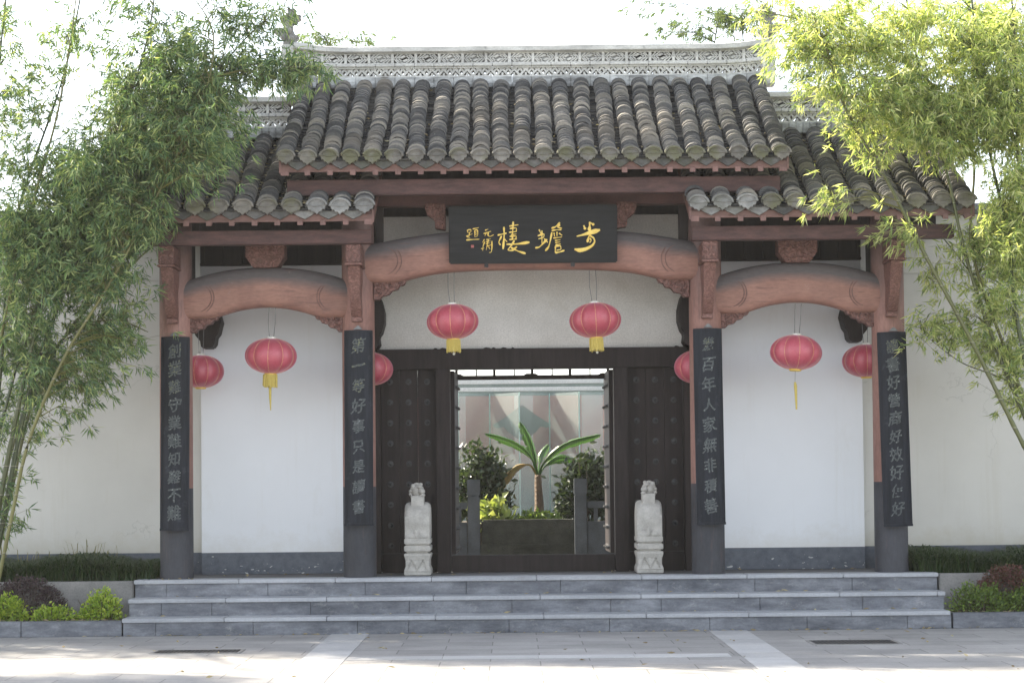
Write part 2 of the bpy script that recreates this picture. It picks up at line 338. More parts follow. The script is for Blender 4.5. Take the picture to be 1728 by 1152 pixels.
# ------------------------------------------------------------------ mesh building
class MB:
    def __init__(s): s.v = []; s.f = []; s.attr = []
    def add(s, vs, fs):
        o = len(s.v); s.v += [tuple(p) for p in vs]; s.f += [tuple(i + o for i in f) for f in fs]; return s
    def box(s, x0, x1, y0, y1, z0, z1, M=None):
        vs = [Vector((x, y, z)) for z in (z0, z1) for y in (y0, y1) for x in (x0, x1)]
        if M: vs = [M @ p for p in vs]
        return s.add(vs, [(0, 2, 3, 1), (4, 5, 7, 6), (0, 1, 5, 4), (2, 6, 7, 3), (0, 4, 6, 2), (1, 3, 7, 5)])
    def prism(s, poly, y0, y1, M=None):          # polygon in x,z extruded along y
        n = len(poly); vs = [Vector((x, y0, z)) for x, z in poly] + [Vector((x, y1, z)) for x, z in poly]
        if M: vs = [M @ p for p in vs]
        return s.add(vs, [tuple(range(n)), tuple(range(2 * n - 1, n - 1, -1))] + [(i, i + n, (i + 1) % n + n, (i + 1) % n) for i in range(n)])
    def prismx(s, poly, x0, x1):                 # polygon in y,z extruded along x
        n = len(poly); vs = [Vector((x0, y, z)) for y, z in poly] + [Vector((x1, y, z)) for y, z in poly]
        return s.add(vs, [tuple(range(n)), tuple(range(2 * n - 1, n - 1, -1))] + [(i, i + n, (i + 1) % n + n, (i + 1) % n) for i in range(n)])
    def tube(s, path, r, seg=8, cap=True):
        path = [Vector(p) for p in path]; rs = r if isinstance(r, (list, tuple)) else [r] * len(path)
        vs = []; up = Vector((0, 0, 1))
        for i, p in enumerate(path):
            d = (path[min(i + 1, len(path) - 1)] - path[max(i - 1, 0)]).normalized()
            a = d.cross(up if abs(d.z) < .95 else Vector((1, 0, 0))).normalized(); b = d.cross(a)
            for k in range(seg):
                t = 2 * math.pi * k / seg; vs.append(p + (a * math.cos(t) + b * math.sin(t)) * rs[i])
        fs = [(i * seg + k, i * seg + (k + 1) % seg, (i + 1) * seg + (k + 1) % seg, (i + 1) * seg + k) for i in range(len(path) - 1) for k in range(seg)]
        if cap: fs += [tuple(range(seg))[::-1], tuple(range((len(path) - 1) * seg, len(path) * seg))]
        return s.add(vs, fs)
    def lathe(s, prof, cx=0, cy=0, seg=32, mod=None):
        vs = []; n = len(prof)
        for r, z in prof:
            for k in range(seg):
                t = 2 * math.pi * k / seg; q = r * (mod(t, z) if mod else 1)
                vs.append((cx + q * math.cos(t), cy + q * math.sin(t), z))
        fs = [(i * seg + k, i * seg + (k + 1) % seg, (i + 1) * seg + (k + 1) % seg, (i + 1) * seg + k) for i in range(n - 1) for k in range(seg)]
        fs += [tuple(range(seg))[::-1], tuple(range((n - 1) * seg, n * seg))]
        return s.add(vs, fs)
    def ball(s, c, r, seg=16, rings=10):
        r = r if isinstance(r, (tuple, list)) else (r, r, r); vs = []; fs = []
        for i in range(rings + 1):
            ph = math.pi * i / rings
            for k in range(seg):
                t = 2 * math.pi * k / seg; vs.append((c[0] + r[0] * math.sin(ph) * math.cos(t), c[1] + r[1] * math.sin(ph) * math.sin(t), c[2] + r[2] * math.cos(ph)))
        for i in range(rings):
            for k in range(seg): fs.append((i * seg + k, (i + 1) * seg + k, (i + 1) * seg + (k + 1) % seg, i * seg + (k + 1) % seg))
        return s.add(vs, fs)
    def build(s, name, mat, parent=None, bevel=0, smooth=None, soot=None, xf=None):
        if xf: s.v = [xf(*p) for p in s.v]
        me = bpy.data.meshes.new(name); me.from_pydata(s.v, [], s.f)
        me.materials.append(MATS[mat]); me.validate()
        if bevel or True:
            bm = bmesh.new(); bm.from_mesh(me)
            bmesh.ops.recalc_face_normals(bm, faces=bm.faces)
            if bevel:
                ed = [e for e in bm.edges if len(e.link_faces) == 2 and e.calc_face_angle(0) > R(40)]
                bmesh.ops.bevel(bm, geom=ed, offset=bevel, segments=2, affect='EDGES', clamp_overlap=True)
            bm.to_mesh(me); bm.free()
        if smooth is not None:
            me.polygons.foreach_set('use_smooth', [True] * len(me.polygons)); me.set_sharp_from_angle(angle=R(smooth))
        if soot is not None:
            a = me.attributes.new('soot', 'FLOAT', 'POINT'); a.data.foreach_set('value', [soot(v.co) for v in me.vertices])
        o = bpy.data.objects.new(name, me); COL.objects.link(o)
        if parent is not None: attach(o, parent)
        return o
def attach(o, parent):
    o.parent = parent
    if parent.type == 'EMPTY': o.matrix_parent_inverse = Matrix.Translation(-Vector(parent.location)) if not parent.get('_local') else Matrix()
def tag(o, label=None, cat=None, group=None, kind=None):
    if label: o['label'] = label
    if cat: o['category'] = cat
    if group: o['group'] = group
    if kind: o['kind'] = kind
    return o
def thing(name, loc, label, cat, group=None):
    o = bpy.data.objects.new(name, None); COL.objects.link(o); o.location = loc; o.empty_display_size = .2
    return tag(o, label, cat, group)
def children(o): return [c for c in bpy.data.objects if c.parent == o]
def copy_tree(o, parent=None):
    c = o.copy(); COL.objects.link(c); c.parent = parent
    for ch in children(o): copy_tree(ch, c)
    return c

def leaf_mesh(P, D, L, Wd, fold=.25):
    """P,D (n,3) base points and unit directions, L,Wd (n,) lengths and widths -> diamond leaves with a fold"""
    n = len(P); rnd = rng.normal(size=(n, 3)); S = np.cross(D, rnd); S /= np.linalg.norm(S, axis=1)[:, None] + 1e-9
    U = np.cross(S, D)
    V = np.empty((n, 4, 3)); mid = P + D * (L * .42)[:, None]
    V[:, 0] = P; V[:, 1] = mid + S * (Wd * .5)[:, None] + U * (Wd * fold)[:, None]
    V[:, 2] = P + D * L[:, None]; V[:, 3] = mid - S * (Wd * .5)[:, None] + U * (Wd * fold)[:, None]
    i = np.arange(n)[:, None] * 4
    F = np.concatenate([i + np.array([[0, 1, 2]]), i + np.array([[0, 2, 3]])], 1).reshape(-1, 3)
    return V.reshape(-1, 3), F
def np_mesh(name, V, F, mat, parent=None):
    me = bpy.data.meshes.new(name); me.vertices.add(len(V)); me.vertices.foreach_set('co', np.asarray(V, dtype=np.float32).ravel())
    k = F.shape[1]; me.loops.add(F.size); me.loops.foreach_set('vertex_index', F.astype(np.int32).ravel())
    me.polygons.add(len(F)); me.polygons.foreach_set('loop_start', np.arange(0, F.size, k, dtype=np.int32)); me.update(calc_edges=True)
    me.materials.append(MATS[mat]); o = bpy.data.objects.new(name, me); COL.objects.link(o)
    if parent is not None: attach(o, parent)
    return o
def unit(a): return a / (np.linalg.norm(a, axis=-1, keepdims=True) + 1e-9)

# ------------------------------------------------------------------ ground, steps, planters
g = MB(); g.add([(-90, -40, 0), (90, -40, 0), (90, 140, 0), (-90, 140, 0)], [(0, 1, 2, 3)])
tag(g.build('ground', 'paving_stone'), kind='structure')
p = MB()
for k in range(60): p.box(-2.0, -1.63, -30 + k * .5, -30 + k * .5 + .494 if -30 + k * .5 + .494 < -.96 else -.96, -.02, .004)
for k in range(60): p.box(1.69, 2.06, -30 + k * .5, -30 + k * .5 + .494 if -30 + k * .5 + .494 < -.96 else -.96, -.02, .004)
x = -1.62
while x < 1.6: p.box(x, min(x + .80, 1.68), -3.86, -3.56, -.02, .004); x += .806
tag(p.build('pavement', 'band_stone'), kind='structure')

st = thing('stone_steps', (0, -.94, 0), 'three long grey stone steps with pale treads leading up to the gate', 'steps')
H1, H2, H3 = .172, .343, .515
for (yf, zt) in ((-.94, H1), (-.62, H2), (-.30, H3)):
    b = MB(); x = -4.03; k = 0
    while x < 4.04:
        w_ = min(random.choice([.98, 1.02, .95, .5]) if k else .32, 4.06 - x); b.box(x, x + w_ - .0025, yf, yf + .3, max(0, zt - .20), zt - .04); x += w_; k += 1
    b.build('riser', 'step_stone', st, bevel=.004)
    b = MB(); x = -4.04; k = 0
    while x < 4.05:
        w_ = min(random.choice([1.0, 1.06, .97]), 4.07 - x); b.box(x, x + w_ - .003, yf - .018, yf + (.34 if zt < H3 else .30), zt - .0395, zt); x += w_
    b.build('tread', 'tread_stone', st, bevel=.005)
b = MB(); b.box(-4.03, 4.06, .002, 8.0, 0, H3 - .004)
mat_basic('platform_floor', (.07, .07, .07), (.13, .13, .13), 4, .8, .3)
tag(b.build('platform', 'platform_floor'), kind='structure')

for sgn in (-1, 1):
    side = 'left' if sgn < 0 else 'right'
    kb = MB(); x = 4.075 if sgn > 0 else 4.046
    while x < 14: kb.box(min(sgn * x, sgn * (x + .98)), max(sgn * x, sgn * (x + .98)), -.94, -.80, 0, .15); x += .985
    tag(kb.build('planter_kerb', 'step_stone', bevel=.006), f'low grey stone kerb edging the planting bed to the {side} of the steps', 'kerb', 'kerbs of the planting beds')
    rb = MB(); rb.box(min(sgn * (4.08 if sgn > 0 else 4.05), sgn * 14), max(sgn * (4.08 if sgn > 0 else 4.05), sgn * 14), -.28, -.16, 0, .505)
    tag(rb.build('retaining_wall', 'concrete', bevel=.01), f'low pale concrete wall behind the shrubs {side} of the steps, holding up the grass strip', 'low wall', 'low walls behind the shrubs')
    sb = MB(); sb.box(min(sgn * (4.08 if sgn > 0 else 4.05), sgn * 14), max(sgn * (4.08 if sgn > 0 else 4.05), sgn * 14), -.80, -.28, 0, .13); sb.box(min(sgn * (4.08 if sgn > 0 else 4.05), sgn * 14), max(sgn * (4.08 if sgn > 0 else 4.05), sgn * 14), -.16, 1.0, 0, .47)
    tag(sb.build('soil', 'soil'), kind='structure')
    # side wall
    wt = MB(); x0, x1 = sorted((sgn * 3.50, sgn * 14)); wt.box(x0, x1, 1.00, 1.30, 0, 3.66); wt.box(x0, x1, 1.012, 1.288, 3.66, 3.672); wt.box(x0, x1, 1.00, 1.30, 3.672, 4.30)
    sw = tag(wt.build('plaster_wall', 'wall_beige'), f'tall weathered off-white plaster wall {side} of the gate behind the bamboo', 'wall', 'plaster walls beside the gate')
    cp = MB(); cp.prismx([(.9, 4.302), (1.4, 4.302), (1.4, 4.34), (1.15, 4.44), (.9, 4.34)], x0, x1); cp.build('coping', 'ridge_dark', sw)
    # drain grate
    dx = (-3.41, -2.61, -3.04, -2.65) if sgn < 0 else (2.44, 3.24, -2.76, -2.25)
    gr = thing('drain_grate', ((dx[0] + dx[1]) / 2, (dx[2] + dx[3]) / 2, 0), f'flat dark drain grate in the paving in front of the {side} end of the steps', 'drain grate', 'drain grates in the paving')
    f = MB(); a0, a1, b0, b1 = dx
    f.box(a0, a1, b0, b0 + .03, -.02, .006); f.box(a0, a1, b1 - .03, b1, -.02, .006); f.box(a0, a0 + .03, b0 + .031, b1 - .031, -.02, .006); f.box(a1 - .03, a1, b0 + .031, b1 - .031, -.02, .006)
    f.build('frame', 'concrete', gr)
    f = MB(); nn = 20
    for k in range(nn): xx = a0 + .035 + (a1 - a0 - .07) * k / nn; f.box(xx, xx + .022, b0 + .031, b1 - .031, -.018, .005)
    f.build('bars', 'iron', gr)
    f = MB(); f.box(a0 + .031, a1 - .031, b0 + .031, b1 - .031, -.06, .0045 - .002); f.build('drain_opening', 'dark_wood', gr)

# ------------------------------------------------------------------ the gate
GT = thing('gatehouse', (0, 0, H3), 'red-timbered traditional gate with tiled roofs, moon-shaped beams and studded dark doors', 'gatehouse')
CX = (-3.656, -1.782, 1.782, 3.656)
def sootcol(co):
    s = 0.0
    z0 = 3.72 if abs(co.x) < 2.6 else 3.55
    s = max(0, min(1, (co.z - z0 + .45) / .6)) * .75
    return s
for cx in CX:
    b = MB(); top = 4.42 if abs(cx) < 2 else 4.15
    prof = [(.172, H3)] + [(.170 - .004 * i / 16, H3 + .01 + (top - H3 - .01) * i / 16) for i in range(17)]
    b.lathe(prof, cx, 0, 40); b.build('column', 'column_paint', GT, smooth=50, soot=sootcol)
    # rear column half sunk in the wall
    if abs(cx) < 2: b = MB(); b.lathe([(.12, H3), (.12, 4.1)], cx + (.0 if abs(cx) < 2 else -.0), .86, 20); b.build('rear_post', 'dark_wood', GT, smooth=50)

def moonbeam(x0, x1, zt_end, zt_mid, zb_end, zb_mid, flat, yc=0, th=.27, name='arch_beam'):
    """cambered beam: rounded section swept along x"""
    n = 48; seg = 20; V = []; F = []; soot = []
    for i in range(n + 1):
        t = i / n; x = x0 + (x1 - x0) * t; u = abs(2 * t - 1)
        k = min(1, u / flat)
        zt = zt_mid - (zt_mid - zt_end) * (u ** 2.3); zb = zb_mid - (zb_mid - zb_end) * k ** (2 if flat < .7 else 4)
        h = (zt - zb) / 2; zc = (zt + zb) / 2
        for s_ in range(seg):
            a = 2 * math.pi * s_ / seg; ca, sa = math.cos(a), math.sin(a)
            y = (abs(ca) ** .5) * (1 if ca > 0 else -1) * th / 2; z = (abs(sa) ** .62) * (1 if sa > 0 else -1) * h
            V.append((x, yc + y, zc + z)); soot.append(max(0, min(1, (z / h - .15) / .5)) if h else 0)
    for i in range(n):
        for s_ in range(seg): F.append((i * seg + s_, i * seg + (s_ + 1) % seg, (i + 1) * seg + (s_ + 1) % seg, (i + 1) * seg + s_))
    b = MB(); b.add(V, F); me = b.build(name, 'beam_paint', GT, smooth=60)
    a = me.data.attributes.new('soot', 'FLOAT', 'POINT'); a.data.foreach_set('value', soot)
    return me
def mat_beam():
    m, t, b = nodes('beam_paint'); co = objco(t)
    n1 = noise(t, co, 2.5, 6, .65); n2 = noise(t, co, 45, 4, .6, (.3, 1, 1)); n3 = noise(t, co, 5, 6, .6, (.6, 1, 1))
    c = ramp(t, n1, [(.3, (.205, .102, .078)), (.7, (.315, .165, .125))])
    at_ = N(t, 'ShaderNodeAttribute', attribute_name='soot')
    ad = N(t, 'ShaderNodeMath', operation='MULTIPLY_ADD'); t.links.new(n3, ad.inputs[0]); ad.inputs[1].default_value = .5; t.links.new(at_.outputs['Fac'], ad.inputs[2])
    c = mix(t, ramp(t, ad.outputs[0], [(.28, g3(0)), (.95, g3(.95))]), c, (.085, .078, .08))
    n5 = noise(t, co, 16, 7, .7, (.12, 1, 1.5)); c = mix(t, ramp(t, n5, [(.58, g3(0)), (.64, g3(.55))]), c, (.13, .065, .055)); n6 = noise(t, co, 6, 8, .8); c = mix(t, ramp(t, n6, [(.62, g3(0)), (.70, g3(.45))]), c, (.36, .25, .22))
    c = mix(t, .4, c, ramp(t, n2, [(.3, g3(.6)), (.7, g3(1.3))]), 'MULTIPLY')
    t.links.new(c, b.inputs['Base Color']); b.inputs['Roughness'].default_value = .7; bump(t, b, n5, .35, .006)
mat_beam()
def groove(beam, cx, cz, r, sgn, yb):
    b = MB(); pts = []
    for k in range(15):
        a = R(-75 + 150 * k / 14); x = cx + sgn * r * math.cos(a); z = cz + r * .95 * math.sin(a)
        q = min(.97, abs(z - cz) / .195) ** 3.2; pts.append((x, yb * (1 - q) ** .31 - .001, z))
    b.tube(pts, .0055, 5); b.build('carved_line', 'red_wood', beam)
def corbel(beam, x, z, sgn, w_, h):
    """carved spandrel block under the beam end, sgn = direction away from the column"""
    poly = [(0, .03), (w_, .012), (w_ * .93, -h * .16), (w_ * .80, -h * .22), (w_ * .74, -h * .42), (w_ * .56, -h * .50), (w_ * .46, -h * .72), (w_ * .26, -h * .80), (w_ * .16, -h), (0, -h)]
    b = MB(); b.prism([(x + sgn * a, z + c) for a, c in poly], -.065, .065)
    for k, (a, c, r) in enumerate(((.22, -.3, .26), (.55, -.22, .18), (.2, -.7, .16), (.8, -.1, .09))):
        pts = [(x + sgn * (a * w_ + r * h * math.cos(q * .55) * (1 - q / 15)), -.068, z + c * h + r * h * .8 * math.sin(q * .55) * (1 - q / 15)) for q in range(14)]
        b.tube(pts, .007, 5)
    b.build('carved_corbel', 'carved_red', beam, smooth=30)
zt = lambda y: 1.486 + (810 - y) / 164.6
mb = moonbeam(-1.70, 1.70, zt(412), zt(385), zt(476), zt(455.5), .80, 0, .30)
for s in (-1, 1):
    corbel(mb, s * 1.615, zt(474), -s, .33, .18); groove(mb, s * 1.50, zt(440), .175, -s, -.15); groove(mb, s * 1.515, zt(440), .15, -s, -.15)
for s in (-1, 1):
    x0, x1 = sorted((s * 1.86, s * 3.58))
    mb = moonbeam(x0, x1, zt(472), zt(447), zt(534), zt(515), .64, 0, .27)
    for (xx, d) in ((s * 1.94, s), (s * 3.50, -s)):
        corbel(mb, xx, zt(531), d, .29, .155)
    for (xx, d) in ((s * 2.02, s), (s * 3.42, -s)):
        groove(mb, xx, zt(499), .175, d, -.135); groove(mb, xx, zt(499), .15, d, -.135)
    # block between beam and eave beam
    xc = s * 2.72; b = MB(); hw = .20
    b.prism([(xc - hw, zt(410)), (xc + hw, zt(410)), (xc + hw, zt(431)), (xc + hw * .62, zt(449)), (xc - hw * .62, zt(449)), (xc - hw, zt(431))], -.16, .10)
    b.build('carved_block', 'carved_red', GT, bevel=.008)
# lintel and upper timbers of the middle bay
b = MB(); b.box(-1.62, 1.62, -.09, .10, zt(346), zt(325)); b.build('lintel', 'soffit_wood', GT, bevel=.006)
for s in (-1, 1):
    b = MB(); x0, x1 = sorted((s * 1.52, s * 1.60)); b.box(x0, x1, .0, .08, zt(408), zt(347)); b.build('upper_stile', 'dark_wood', GT)
    # scroll brackets beside the plaque
    pl = [(0, 0), (.21, 0), (.21, -.27), (.10, -.25), (.10, -.17), (.02, -.11), (-.0, -.05)]
    b = MB(); b.prism([(s * (.885 + .20 - a), zt(343) + c) for a, c in pl], -.10, .06); b.build('scroll_bracket', 'carved_red', GT, bevel=.008)
# eave beams and front brackets
def eave_beam(x0, x1, z0, z1, y0=-.62, y1=-.48):
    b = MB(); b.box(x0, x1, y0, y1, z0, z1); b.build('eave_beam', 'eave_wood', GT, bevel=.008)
eave_beam(-2.44, 2.49, 4.345, 4.50)
for s in (-1, 1):
    x0, x1 = sorted((s * 1.60, s * 4.22)); eave_beam(x0, x1, 3.862, 4.00)
for cx in CX:
    s = 1 if cx > 0 else -1
    b = MB(); b.box(cx - .078, cx + .078, -.60, -.17, 3.672, 3.858); b.build('bracket_block', 'carved_red', GT, bevel=.01)
    b = MB(); b.box(cx - .086, cx + .086, -.61, -.17, 3.648, 3.67)
    # slanting strut under the block
    n = 14; V = []; F = []
    for i in range(n + 1):
        t = i / n; z = 3.646 - .49 * t; yf = -.56 + .33 * t ** 1.4 + .02 * math.sin(t * 6); hw = .058 - .008 * t + .004 * math.sin(t * 9)
        V += [(cx - hw, yf, z), (cx + hw, yf, z), (cx + hw, -.15, z), (cx - hw, -.15, z)]
    for i in range(n):
        for k in range(4): F.append((i * 4 + k, i * 4 + (k + 1) % 4, (i + 1) * 4 + (k + 1) % 4, (i + 1) * 4 + k))
    F += [(0, 1, 2, 3), (n * 4 + 3, n * 4 + 2, n * 4 + 1, n * 4)]
    b.add(V, F)
    b.box(cx - .055, cx + .055, -.26, -.15, 3.11, 3.155)
    b.build('carved_strut', 'carved_red_fine', GT, bevel=.004)
    # dark tie beam from column to rear wall
    if abs(cx) > 2:
        b = MB(); b.box(cx - .07, cx + .07, .14, .86, 3.52, 4.1); b.build('tie_beam', 'dark_wood', GT)
# rear wall of the gate: dark lattice band, plaster panels, door
YW = .85
zw = lambda y: 1.486 + (810 - y) / 158.2
for s in (-1, 1):
    x0, x1 = sorted((s * 1.66, s * 3.53)); b = MB(); b.box(x0, x1, YW, YW + .22, H3, 3.80); b.build('wall_panel', 'wall_white', GT)
    b = MB(); b.box(x0, x1, YW - .02, YW + .2, 3.802, 4.9); xa, xb = sorted((s * 3.532, s * 4.34)); b.box(xa, xb, YW - .02, YW + .13, 4.06, 4.9); lf = b.build('lattice_band', 'dark_wood', GT)
    b = MB()
    for k in range(10): xx = x0 + .02 + k * (x1 - x0 - .06) / 9; b.box(xx, xx + .03, YW - .05, YW - .021, 3.83, 4.05)
    b.box(x0, x1, YW - .052, YW - .0205, 3.803, 3.829); b.build('lattice_bars', 'dark_wood', lf)
    # trunk-shaped dark brackets on the rear posts
    bx = s * 3.42
    pr = [(-.14, .22), (.12, .22), (.15, .10), (.12, -.02), (.09, -.06), (.08, -.13), (.05, -.17), (-.06, -.17), (-.07, -.10), (-.12, -.04), (-.15, .06)]
    b = MB(); b.prism([(bx - s * a, 3.08 + c) for a, c in pr], .52, .80); b.build('trunk_bracket', 'dark_wood', GT, bevel=.01)
    bx = s * 1.655
    pr = [(-.1, .32), (.04, .32), (.08, .24), (.11, .12), (.11, .0), (.08, -.1), (.05, -.14), (.06, -.22), (.03, -.27), (-.1, -.27)]
    b = MB(); b.prism([(bx - s * a, 3.15 + c) for a, c in pr], .45, .80); b.build('trunk_bracket', 'dark_wood', GT, bevel=.01)
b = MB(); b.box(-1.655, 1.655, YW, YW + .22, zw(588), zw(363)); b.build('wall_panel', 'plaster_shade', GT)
b = MB(); b.box(-1.655, 1.655, YW - .03, YW + .2, zw(363) + .002, 5.2); b.build('rear_lintel', 'dark_wood', GT)
for cxp, wp in ((-1.05, .05), (-.98, .07), (-.90, .03), (-.52, .09), (-.43, .05), (-.33, .07), (-.22, .04), (1.52, .06)):
    b = MB(); b.prism([(cxp, 2.8885), (cxp + wp, 2.8885), (cxp + wp * .9, 2.899), (cxp + wp * .4, 2.906), (cxp + .01, 2.898)], YW - .0015, YW + .01); b.build('plaster_chip', 'dark_wood', GT)
b = MB(); b.box(-1.655, 1.655, YW - .10, YW + .2, zw(622), zw(588) - .002); b.build('door_head', 'dark_wood', GT, bevel=.006)
b = MB()
for s in (-1, 1):
    b = MB(); x0, x1 = sorted((s * .87, s * 1.02)); b.box(x0, x1, YW - .13, YW + .12, H3, zw(622) - .002); b.build('door_jamb', 'dark_wood', GT, bevel=.008)
    b = MB(); x0, x1 = sorted((s * 1.61, s * 1.70)); b.box(x0, x1, YW - .12, YW + .1, H3, zw(622) - .003); b.build('door_jamb', 'dark_wood', GT, bevel=.008)
    x0, x1 = sorted((s * 1.022, s * 1.608)); b = MB()
    for k in range(3): w3 = (x1 - x0) / 3; b.box(x0 + k * w3, x0 + (k + 1) * w3 - .003, YW, YW + .06, .72, zw(622) - .004)
    lf = b.build('door_leaf', 'dark_wood', GT, bevel=.003)
    b = MB(); b.box(x0, x1, YW - .03, YW + .07, H3, .717); b.build('kick_board', 'dark_wood', lf, bevel=.006)
    for r in range(9):
        for c in range(3):
            q = MB(); xx = (x0 + x1) / 2 + (c - 1) * .198; zz = zw(642.5 + 34.5 * r)
            q.lathe([(.034, 0), (.033, .0015), (.019, .004), (.019, .018), (.012, .028), (.003, .031)], 0, 0, 12)
            q.build('door_stud', 'stud_iron' if 'stud_iron' in MATS else 'iron', lf, smooth=40, xf=lambda a, b_, c_, xx=xx, zz=zz: (xx + a, YW - .0005 - c_, zz + b_))
    # open inner leaf, swung inwards
    lf = MB(); M = Matrix.Translation((s * .872, YW + .08, 0)) @ Matrix.Rotation(R(s * 1.2), 4, 'Z')
    x0, x1 = (-.042, .05) if s > 0 else (-.05, .042)
    lf.box(x0, x1, .05, .90, .70, zw(622) - .01, M); o = lf.build('open_leaf', 'dark_wood', GT, bevel=.004)
    for r in range(9):
        for c in range(3):
            q = MB(); q.lathe([(.035, 0), (.030, .004), (.016, .008), (.014, .026), (.005, .032)], 0, 0, 10); zz = zw(650 + 34.5 * r)
            fx = -.0425 if s > 0 else .0425
            q.build('door_stud', 'iron', o, smooth=40, xf=lambda a, b_, c_, zz=zz, c=c, fx=fx, M=M, s=s: tuple(M @ Vector((fx - s * c_, .2 + c * .25 + b_, zz + a))))
b = MB(); b.box(-.868, .868, YW - .06, YW + .02, H3, .695); b.build('threshold', 'dark_wood', GT, bevel=.008)
# transom frieze hanging inside the opening
b = MB(); zt1 = 1.486 + (810 - 623) / 152; zt0 = 1.486 + (810 - 636) / 152
b.box(-.90, .90, 1.70, 1.74, zt1, zt1 + .3); b.box(-.90, .90, 1.70, 1.74, zt0 - .03, zt0 + .018)
for k in range(9): xx = -.84 + k * .21 + (0.02 if k % 2 else 0); b.box(xx, xx + (.03 if k % 2 == 0 else .014), 1.70, 1.74, zt0 + .019, zt1 - .001)
for xx in (-.83, 0, .83):
    b.prism([(xx - .11, zt0 + .001), (xx - .05, zt0 + .035), (xx + .05, zt0 + .035), (xx + .11, zt0 + .001)], 1.685, 1.699)
b.build('transom_frieze', 'dark_wood', GT)

